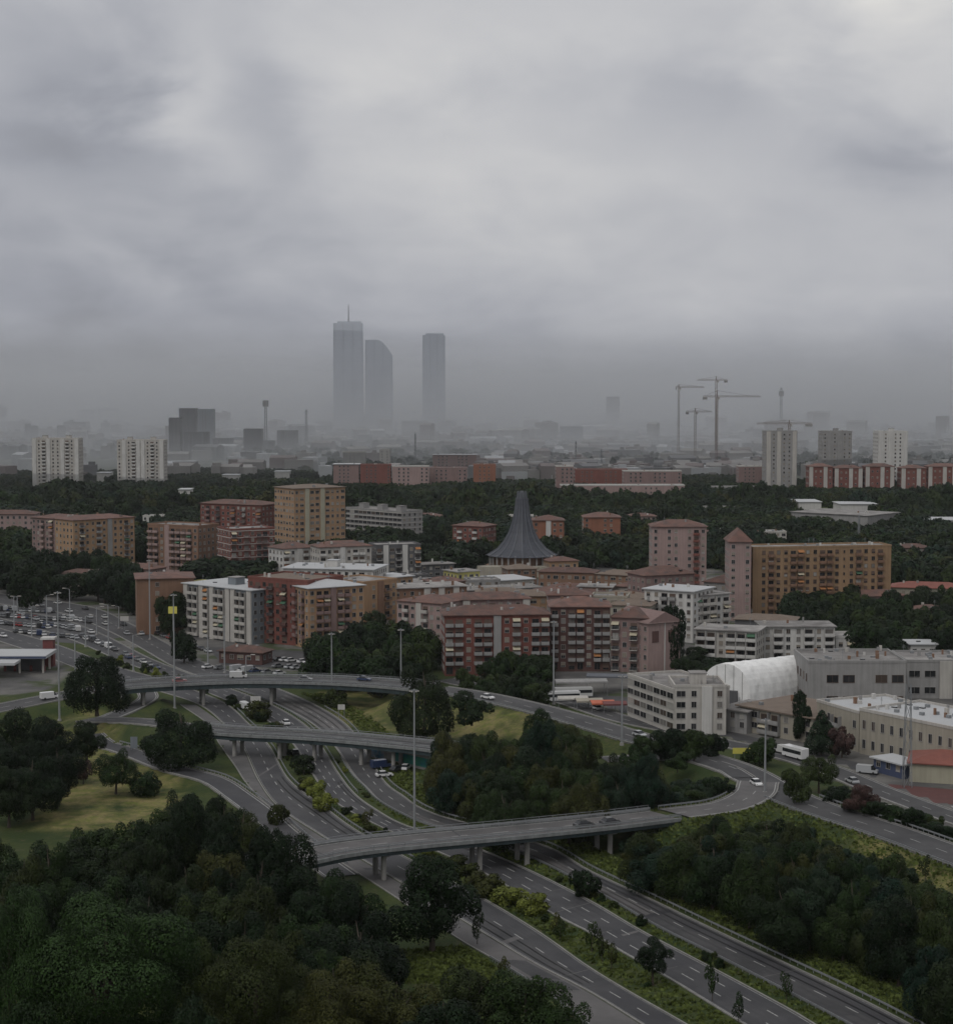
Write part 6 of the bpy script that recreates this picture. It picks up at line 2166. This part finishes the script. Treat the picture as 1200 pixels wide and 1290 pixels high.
plant(median_spots(ROADS['B'][1], ROADS['C'][0], 14, 4, 0.9, 2.2, 8, 60), ('thin right verge', 'shrubs on the thin verge'), cat='shrub', name='shrub', clear=.02)
plant(median_spots(ROADS['A'][1], ROADS['B'][0], 22, 5, 1.2, 3.2, 95, 128), ('verge between upper overpasses', 'shrubs between the upper overpasses'), cat='shrub', name='shrub', clear=.02)
for (x, yb, yt, w, mk, lb) in [(640, 1140, 1116, 44, 'leaf_yellow', 'bright yellow green bush, left one on the median under the overpass'), (672, 1152, 1124, 36, 'leaf_yellow', 'bright yellow green bush, right one on the median under the overpass'),
                               (612, 1128, 1098, 44, O_, 'olive bush left of the bright yellow green bushes'), (578, 1105, 1080, 40, O_, 'olive bush close under the nearest overpass'),
                               (400, 1008, 985, 26, 'leaf_yellow', 'yellow green bush, upper one in the bushy median'), (405, 1022, 1000, 30, 'leaf_yellow', 'yellow green bush, lower one in the bushy median'),
                               (382, 975, 950, 26, D_, 'dark bush just below the middle overpass'), (150, 895, 878, 22, O_, 'pale olive bush under the left end of the long overpass'),
                               (735, 1130, 1095, 40, D_, 'dark shrub behind the thin verge near the nearest overpass'), (425, 892, 868, 30, O_, 'olive shrub on the dry verge under the long overpass'),
                               (325, 905, 882, 30, O_, 'olive shrub between carriageways above the middle overpass'), (350, 1040, 1012, 26, O_, 'olive scrub on the slope beside the slip road')]:
    tree_base(x, yb, yt, w, 'bush', mk, lb, cat='shrub', name='shrub', clear=.02)
for i, (x, yb, yt) in enumerate([(601, 1190, 1150), (632, 1232, 1205), (745, 1200, 1160), (758, 1212, 1170), (897, 1262, 1205), (770, 1222, 1185), (990, 1262, 1225), (700, 1180, 1150), (930, 1290, 1250), (462, 1045, 1020), (705, 1185, 1158), (1165, 1110, 1078)]):
    tree_base(x, yb, yt, 15, 'thin', [Mi, O_][i % 2], ['spindly sapling nearest the inner carriageway kerb', 'spindly sapling beside the service road wall', 'spindly sapling left of the small round median tree', 'taller spindly sapling close to the round median tree', 'leafy sapling on the median right of the round tree',
              'thin olive sapling just before the round median tree', 'thin sapling on the verge between right carriageways', 'thin olive sapling in the middle of the grassy median', 'thin sapling at the bottom of the grassy median', 'thin sapling at the low end of the bushy median', 'thin sapling beside the olive one on the grassy median', 'thin sapling on the dry slope below the bank road'][i], clear=.2, name='sapling')

# tall grass on the verges: nobody could count it
def tall_grass():
    g = np.random.default_rng(9)
    P = []
    for (l, r, i0, i1, n) in ((ROADS['A'][1], ROADS['B'][0], 0, 130, 9000), (ROADS['B'][1], ROADS['C'][0], 0, 110, 4500)):
        for _ in range(n):
            i = int(g.integers(i0, i1))
            a = l[i].lerp(l[min(i + 1, N_ST - 1)], float(g.random()))
            j = min(range(max(0, i - 14), min(N_ST - 1, i + 14)), key=lambda k: (r[k] - a).length)
            b = r[j].lerp(r[j + 1], float(g.random()) - .5)
            p = a.lerp(b, float(g.uniform(.12, .88)))
            P.append((p.x, p.y, 0))
    for _ in range(9000):
        i_ = int(g.integers(0, 80)); a = ROADS['C'][1][i_].lerp(ROADS['C'][1][i_ + 1], float(g.random()))
        P.append((a.x + float(g.uniform(1.6, 9)), a.y + float(g.uniform(1.0, 4)), 0))
    for poly, n in (([(820, 1035), (960, 1010), (1060, 1040), (1210, 1090), (1230, 1290), (1150, 1290), (900, 1140), (800, 1080)], 16000), ([(480, 1200), (600, 1190), (640, 1240), (470, 1240)], 3000)):
        W = [G(*q) for q in poly]
        xa, xb, ya, yb = min(q.x for q in W), max(q.x for q in W), min(q.y for q in W), max(q.y for q in W)
        Q = np.stack([g.uniform(xa, xb, n * 2), g.uniform(ya, yb, n * 2)], 1)
        Q = Q[in_poly(Q[:, 0], Q[:, 1], [(q.x, q.y) for q in W])][:n]
        P += [(a, b, 0) for a, b in Q]
    P = np.array(P)
    h, d = terrain(P[:, 0], P[:, 1])
    P[:, 2] = h
    P = P[d > .25]
    n = len(P)
    a = g.uniform(0, math.pi, n)
    w = g.uniform(.2, .5, n); hh = g.uniform(.15, .55, n)
    dx, dy = np.cos(a) * w, np.sin(a) * w
    lx, ly = g.uniform(-.2, .2, n), g.uniform(-.2, .2, n)
    Z = np.zeros(n)
    V = np.stack([P + np.stack([-dx, -dy, Z - .05], 1), P + np.stack([dx, dy, Z - .05], 1), P + np.stack([dx * .7 + lx, dy * .7 + ly, hh], 1), P + np.stack([-dx * .7 + lx, -dy * .7 + ly, hh * .8], 1)], 1).reshape(-1, 3)
    o = link('tall_grass', np_mesh('tall_grass', V, np.arange(4 * n).reshape(n, 4), M['leaf_grass']))
    tag(o, kind='stuff', label='rough tall grass growing on the medians and verges')
tall_grass()

# the wide wood behind the quarter: one mass of crowns, laid out with geometry nodes
def crown_field(name, label, pts, kind, v, mk):
    """pts: (x, y, radius, height)"""
    me = bpy.data.meshes.new(name)
    me.vertices.add(len(pts))
    co = np.array([(x, y, h * .5) for x, y, r, h in pts], np.float32)
    me.vertices.foreach_set('co', co.ravel())
    R0, H0 = SPEC[kind][1], SPEC[kind][2]
    a = me.attributes.new('grow', 'FLOAT_VECTOR', 'POINT')
    a.data.foreach_set('vector', np.array([(r / R0, r / R0, h / H0) for x, y, r, h in pts], np.float32).ravel())
    b = me.attributes.new('turn', 'FLOAT_VECTOR', 'POINT')
    b.data.foreach_set('vector', np.array([(0, 0, random.random() * 6.28) for _ in pts], np.float32).ravel())
    o = link(name, me)
    tag(o, label, kind='stuff')
    src = SRC[(kind, v, mk)]
    ng = bpy.data.node_groups.new(name, 'GeometryNodeTree')
    ng.interface.new_socket('Geometry', in_out='INPUT', socket_type='NodeSocketGeometry')
    ng.interface.new_socket('Geometry', in_out='OUTPUT', socket_type='NodeSocketGeometry')
    N = ng.nodes
    gi, go = N.new('NodeGroupInput'), N.new('NodeGroupOutput')
    m2p = N.new('GeometryNodeMeshToPoints')
    iop = N.new('GeometryNodeInstanceOnPoints')
    oi = N.new('GeometryNodeObjectInfo')
    oi.inputs['Object'].default_value = src
    oi.inputs['As Instance'].default_value = True
    gr = N.new('GeometryNodeInputNamedAttribute'); gr.data_type = 'FLOAT_VECTOR'; gr.inputs['Name'].default_value = 'grow'
    tu = N.new('GeometryNodeInputNamedAttribute'); tu.data_type = 'FLOAT_VECTOR'; tu.inputs['Name'].default_value = 'turn'
    L = ng.links
    L.new(gi.outputs[0], m2p.inputs['Mesh'])
    L.new(m2p.outputs[0], iop.inputs['Points'])
    L.new(oi.outputs['Geometry'], iop.inputs['Instance'])
    L.new(gr.outputs['Attribute'], iop.inputs['Scale'])
    L.new(tu.outputs['Attribute'], iop.inputs['Rotation'])
    L.new(iop.outputs[0], go.inputs[0])
    md = o.modifiers.new('scatter', 'NODES')
    md.node_group = ng
    return o
SRC = {}
def source_tree(kind, v, mk, x, y, label):
    """a real tree of the wood whose crown the mass repeats; its crown keeps its own mesh"""
    r = empty('broadleaf_tree', (x, y, 0))
    tag(r, label, 'tree')
    c = link('crown', crown(kind, v, mk), r, (0, 0, 7))
    t = link('trunk', TRUNKS[v % 4], r); t.scale = (12, 12, 12)
    SRC[(kind, v, mk)] = c
combos = [('far', v, mk) for v, mk in ((0, D_), (1, Mi), (2, D_), (0, Bl), (1, O_), (2, Mi))]
for i, (k, v, mk) in enumerate(combos):
    p = G(60 + i * 230, 706 + (i % 2) * 6)
    source_tree(k, v, mk, p.x, p.y, TONE[mk] + ' tree at the near edge of the wide wood, ' + ['above the left car park', 'by the tan twin block', 'left of the church', 'right of the church', 'behind the ochre slab', 'near the right end'][i])
far_pts = wood([(-60, 596), (300, 590), (500, 600), (640, 606), (860, 596), (1000, 604), (1260, 596), (1260, 740), (1120, 722), (1000, 690), (900, 712), (800, 712), (700, 706), (560, 704), (440, 700), (300, 730), (200, 690), (-60, 690)],
               8, 9.5, (7, 17), (4.0, 9.0), ['far'], [D_], None, 21)
g = random.Random(3)
fields = {c: [] for c in combos}
wts = [5, 3, 5, 2, 1.5, 3]
# patches of one tone run through the wood
for (x, y, H, R, _, _) in far_pts:
    q = mnoise.noise(Vector((x * .012, y * .012, 3.1)))
    w = list(wts)
    q2 = mnoise.noise(Vector((x * .021, y * .014, 7.7)))
    if q2 < -.27:
        continue
    k2 = 1.0 + 0.9 * q2
    R, H = R * k2, H * k2
    if y < 1250:
        H = min(H, 13)
    elif y > 1400:
        H = min(H, 10)
    if q > .15:
        w = [1, 4, 1, 1, 4, 4]
    elif q < -.15:
        w = [6, 1, 6, 3, .3, 1]
    fields[g.choices(combos, w)[0]].append((x, y, R, H))
for i, (v, mk, xx, lb) in enumerate([(0, D_, 1012, 'dark tree at the left corner of the park below the ochre slab'), (1, Mi, 1165, 'mid green tree at the far side of the park below the ochre slab')]):
    p = G(xx, 812)
    source_tree('mid', v, mk, p.x, p.y, lb)
    crown_field('park_wood', 'packed ' + TONE[mk] + ' crowns of the park below the ochre slab', [(x, y, R, H) for j, (x, y, H, R, _, _) in enumerate(PARK) if (j * 7 % 5 < 3) == (i == 0)], 'mid', v, mk)
for i, c in enumerate(combos):
    crown_field('wide_wood', 'wide wood of ' + TONE[c[2]] + ' crowns behind the apartment quarter', fields[c], *c)

# farther tree lines, thinning into the plain
g = random.Random(8)
pl = {c: [] for c in combos[:4]}
for _ in range(5200):
    y = g.uniform(1900, 5200)
    x = g.uniform(-.29, .29) * y
    if mnoise.noise(Vector((x * .0035, y * .0022, 9.1))) > .02:
        r = g.uniform(6, 11)
        pl[g.choice(list(pl))].append((x, y, r, g.uniform(9, 15)))
for c in pl:
    crown_field('tree_line', 'lines of ' + TONE[c[2]] + ' trees on the hazy plain', pl[c], *c)

# ================================================================== THE DISTANT CITY (one mass, past counting)
def distant_city():
    g = np.random.default_rng(4)
    groups = {'far_pale': MB(), 'white_roof': MB(), 'far_red': MB(), 'far_grey': MB()}
    for _ in range(6000):
        t = g.random()
        y = 1750 + (14000 - 1750) * t ** 2.2
        x = float(g.uniform(-.29, .29)) * y
        px, _py = to_px((x, y, 0))
        if y < 2300 and not (600 < px < 960):
            if g.random() < .8:
                continue
        w, d = g.uniform(8, 30) * (1 + t), g.uniform(10, 22) * (1 + t)
        if y < 2700 and g.random() < .5:
            continue
        h = g.choice([8, 12, 15, 18, 24, 32, 45], p=[.2, .25, .2, .17, .12, .05, .01]) * g.uniform(.8, 1.15)
        if y < 2700:
            h = min(h, 17)
        k = g.choice(['far_pale', 'white_roof', 'far_red', 'far_grey'], p=[.45, .12, .18, .25])
        m = groups[k]
        a = float(g.uniform(-.5, .5))
        c, s = math.cos(a), math.sin(a)
        pts = [(x + c * u - s * v, y + s * u + c * v) for u, v in ((-w / 2, -d / 2), (w / 2, -d / 2), (w / 2, d / 2), (-w / 2, d / 2))]
        lo = [(p[0], p[1], 0) for p in pts]; hi = [(p[0], p[1], float(h)) for p in pts]
        if g.random() < .4:
            ap = [((hi[0][0] + hi[3][0]) / 2, (hi[0][1] + hi[3][1]) / 2, h + 2.5), ((hi[1][0] + hi[2][0]) / 2, (hi[1][1] + hi[2][1]) / 2, h + 2.5)]
            m.poly([hi[0], hi[1], ap[1], ap[0]]); m.poly([hi[2], hi[3], ap[0], ap[1]]); m.poly([hi[1], hi[2], ap[1]]); m.poly([hi[3], hi[0], ap[0]])
        else:
            m.poly(hi)
            if g.random() < .6:
                s_ = float(g.uniform(2, 4)); ox_ = float(g.uniform(-.3, .3)) * w
                m.box(x + ox_ - s_, y - s_, float(h) - .5, x + ox_ + s_, y + s_, float(h) + 3.0)
        for i in range(4):
            m.poly([lo[i], lo[(i + 1) % 4], hi[(i + 1) % 4], hi[i]])
    # wide pale warehouse roofs near the cranes
    for (px, py, wpx) in ((655, 572, 40), (700, 577, 60), (745, 572, 90), (800, 576, 80), (840, 572, 60), (628, 583, 50), (690, 584, 44), (1170, 510, 60), (905, 572, 60), (870, 584, 50)):
        p = G(px, py)
        w = wpx * p.y / FPX
        groups['white_roof'].box(p.x - w / 2, p.y, 0, p.x + w / 2, p.y + 60, 9)
    names = {'far_pale': 'pale', 'white_roof': 'white roofed', 'far_red': 'reddish', 'far_grey': 'grey'}
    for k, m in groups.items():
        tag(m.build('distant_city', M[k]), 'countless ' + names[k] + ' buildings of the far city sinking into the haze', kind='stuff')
distant_city()

# ================================================================== HAZE
HAZE_DENS = 0.36e-4
hz = MB(); hz.box(-28500, -900, -1.0, 28500, 28500, 250)
hm = bpy.data.materials.new('haze')
hm.use_nodes = True
t = hm.node_tree
t.nodes.clear()
o_ = t.nodes.new('ShaderNodeOutputMaterial')
pv = t.nodes.new('ShaderNodeVolumePrincipled')
pv.inputs['Color'].default_value = (0.96, 0.975, 1.0, 1)
pv.inputs['Density'].default_value = HAZE_DENS
pv.inputs['Anisotropy'].default_value = 0.62
t.links.new(pv.outputs[0], o_.inputs['Volume'])
hzo = hz.build('haze', hm)
tag(hzo, 'grey rain haze lying over the whole city', kind='stuff')

# the low mist bank that swallows the plain: its top rises away from the viewer like the edge of the shower
bank = empty('mist_bank', (0, 0, 0))
tag(bank, 'low rain mist swallowing the plain behind the far forest', kind='stuff')
for li, (top, y0, sig, yend) in enumerate([(246, 1500, 0.5e-4, 4600), (232, 1550, 0.65e-4, 4700), (216, 1550, 0.9e-4, 4700), (196, 1600, 1.2e-4, 4800), (174, 1650, 1.7e-4, 5000),
                                         (150, 1700, 2.2e-4, 5400), (125, 1750, 2.8e-4, 6500), (100, 1780, 3.0e-4, 10000), (75, 1720, 4.6e-4, 27000), (42, 1640, 8.0e-4, 27000)]):
    xsm = [-22000] + [q * 350 for q in range(-8, 9)] + [22000]
    st = [(y0, 0.02, 0), (y0 + 700, 0.5, 1), (y0 + 1800, 1.0, 1), (yend * .8, 1.0, 1), (yend, 0.9, 0)]
    V_, F_ = [], []
    for x in xsm:
        for (y, f, wv) in st:
            n_ = mnoise.noise(Vector((x * .0011, li * 3.3, y * .0004)))
            yy = y + (mnoise.noise(Vector((x * .0009, li * 5.1 + 9, 0))) * 260 if y < 9000 else 0)
            V_.append((x, yy, max(0.5, min(246, top * f * (1 + 0.09 * n_ * wv)) - (12 if wv and x > 1100 else 0))))
        for (y, f, wv) in st:
            V_.append((x, y + (mnoise.noise(Vector((x * .0009, li * 5.1 + 9, 0))) * 260 if y < 9000 else 0), -0.5))
    k_ = len(st)
    for i in range(len(xsm) - 1):
        a_, b_ = i * 2 * k_, (i + 1) * 2 * k_
        for j in range(k_ - 1):
            F_.append((a_ + j, b_ + j, b_ + j + 1, a_ + j + 1))
            F_.append((a_ + k_ + j, a_ + k_ + j + 1, b_ + k_ + j + 1, b_ + k_ + j))
        F_.append((a_, a_ + k_, b_ + k_, b_))
        F_.append((a_ + k_ - 1, b_ + k_ - 1, b_ + 2 * k_ - 1, a_ + 2 * k_ - 1))
    for s_, b_ in ((0, 0), (1, (len(xsm) - 1) * 2 * k_)):
        for j in range(k_ - 1):
            f = (b_ + j, b_ + j + 1, b_ + k_ + j + 1, b_ + k_ + j)
            F_.append(f if not s_ else f[::-1])
    mm = bpy.data.meshes.new('mist_layer')
    mm.from_pydata(V_, [], F_)
    mmat = hm.copy()
    mmat.name = 'mist'
    for n_ in mmat.node_tree.nodes:
        if n_.type == 'PRINCIPLED_VOLUME':
            n_.inputs['Density'].default_value = sig
            n_.inputs['Color'].default_value = (0.96, 0.975, 1.0, 1)
    mm.materials.append(mmat)
    link('mist_layer', mm, bank)
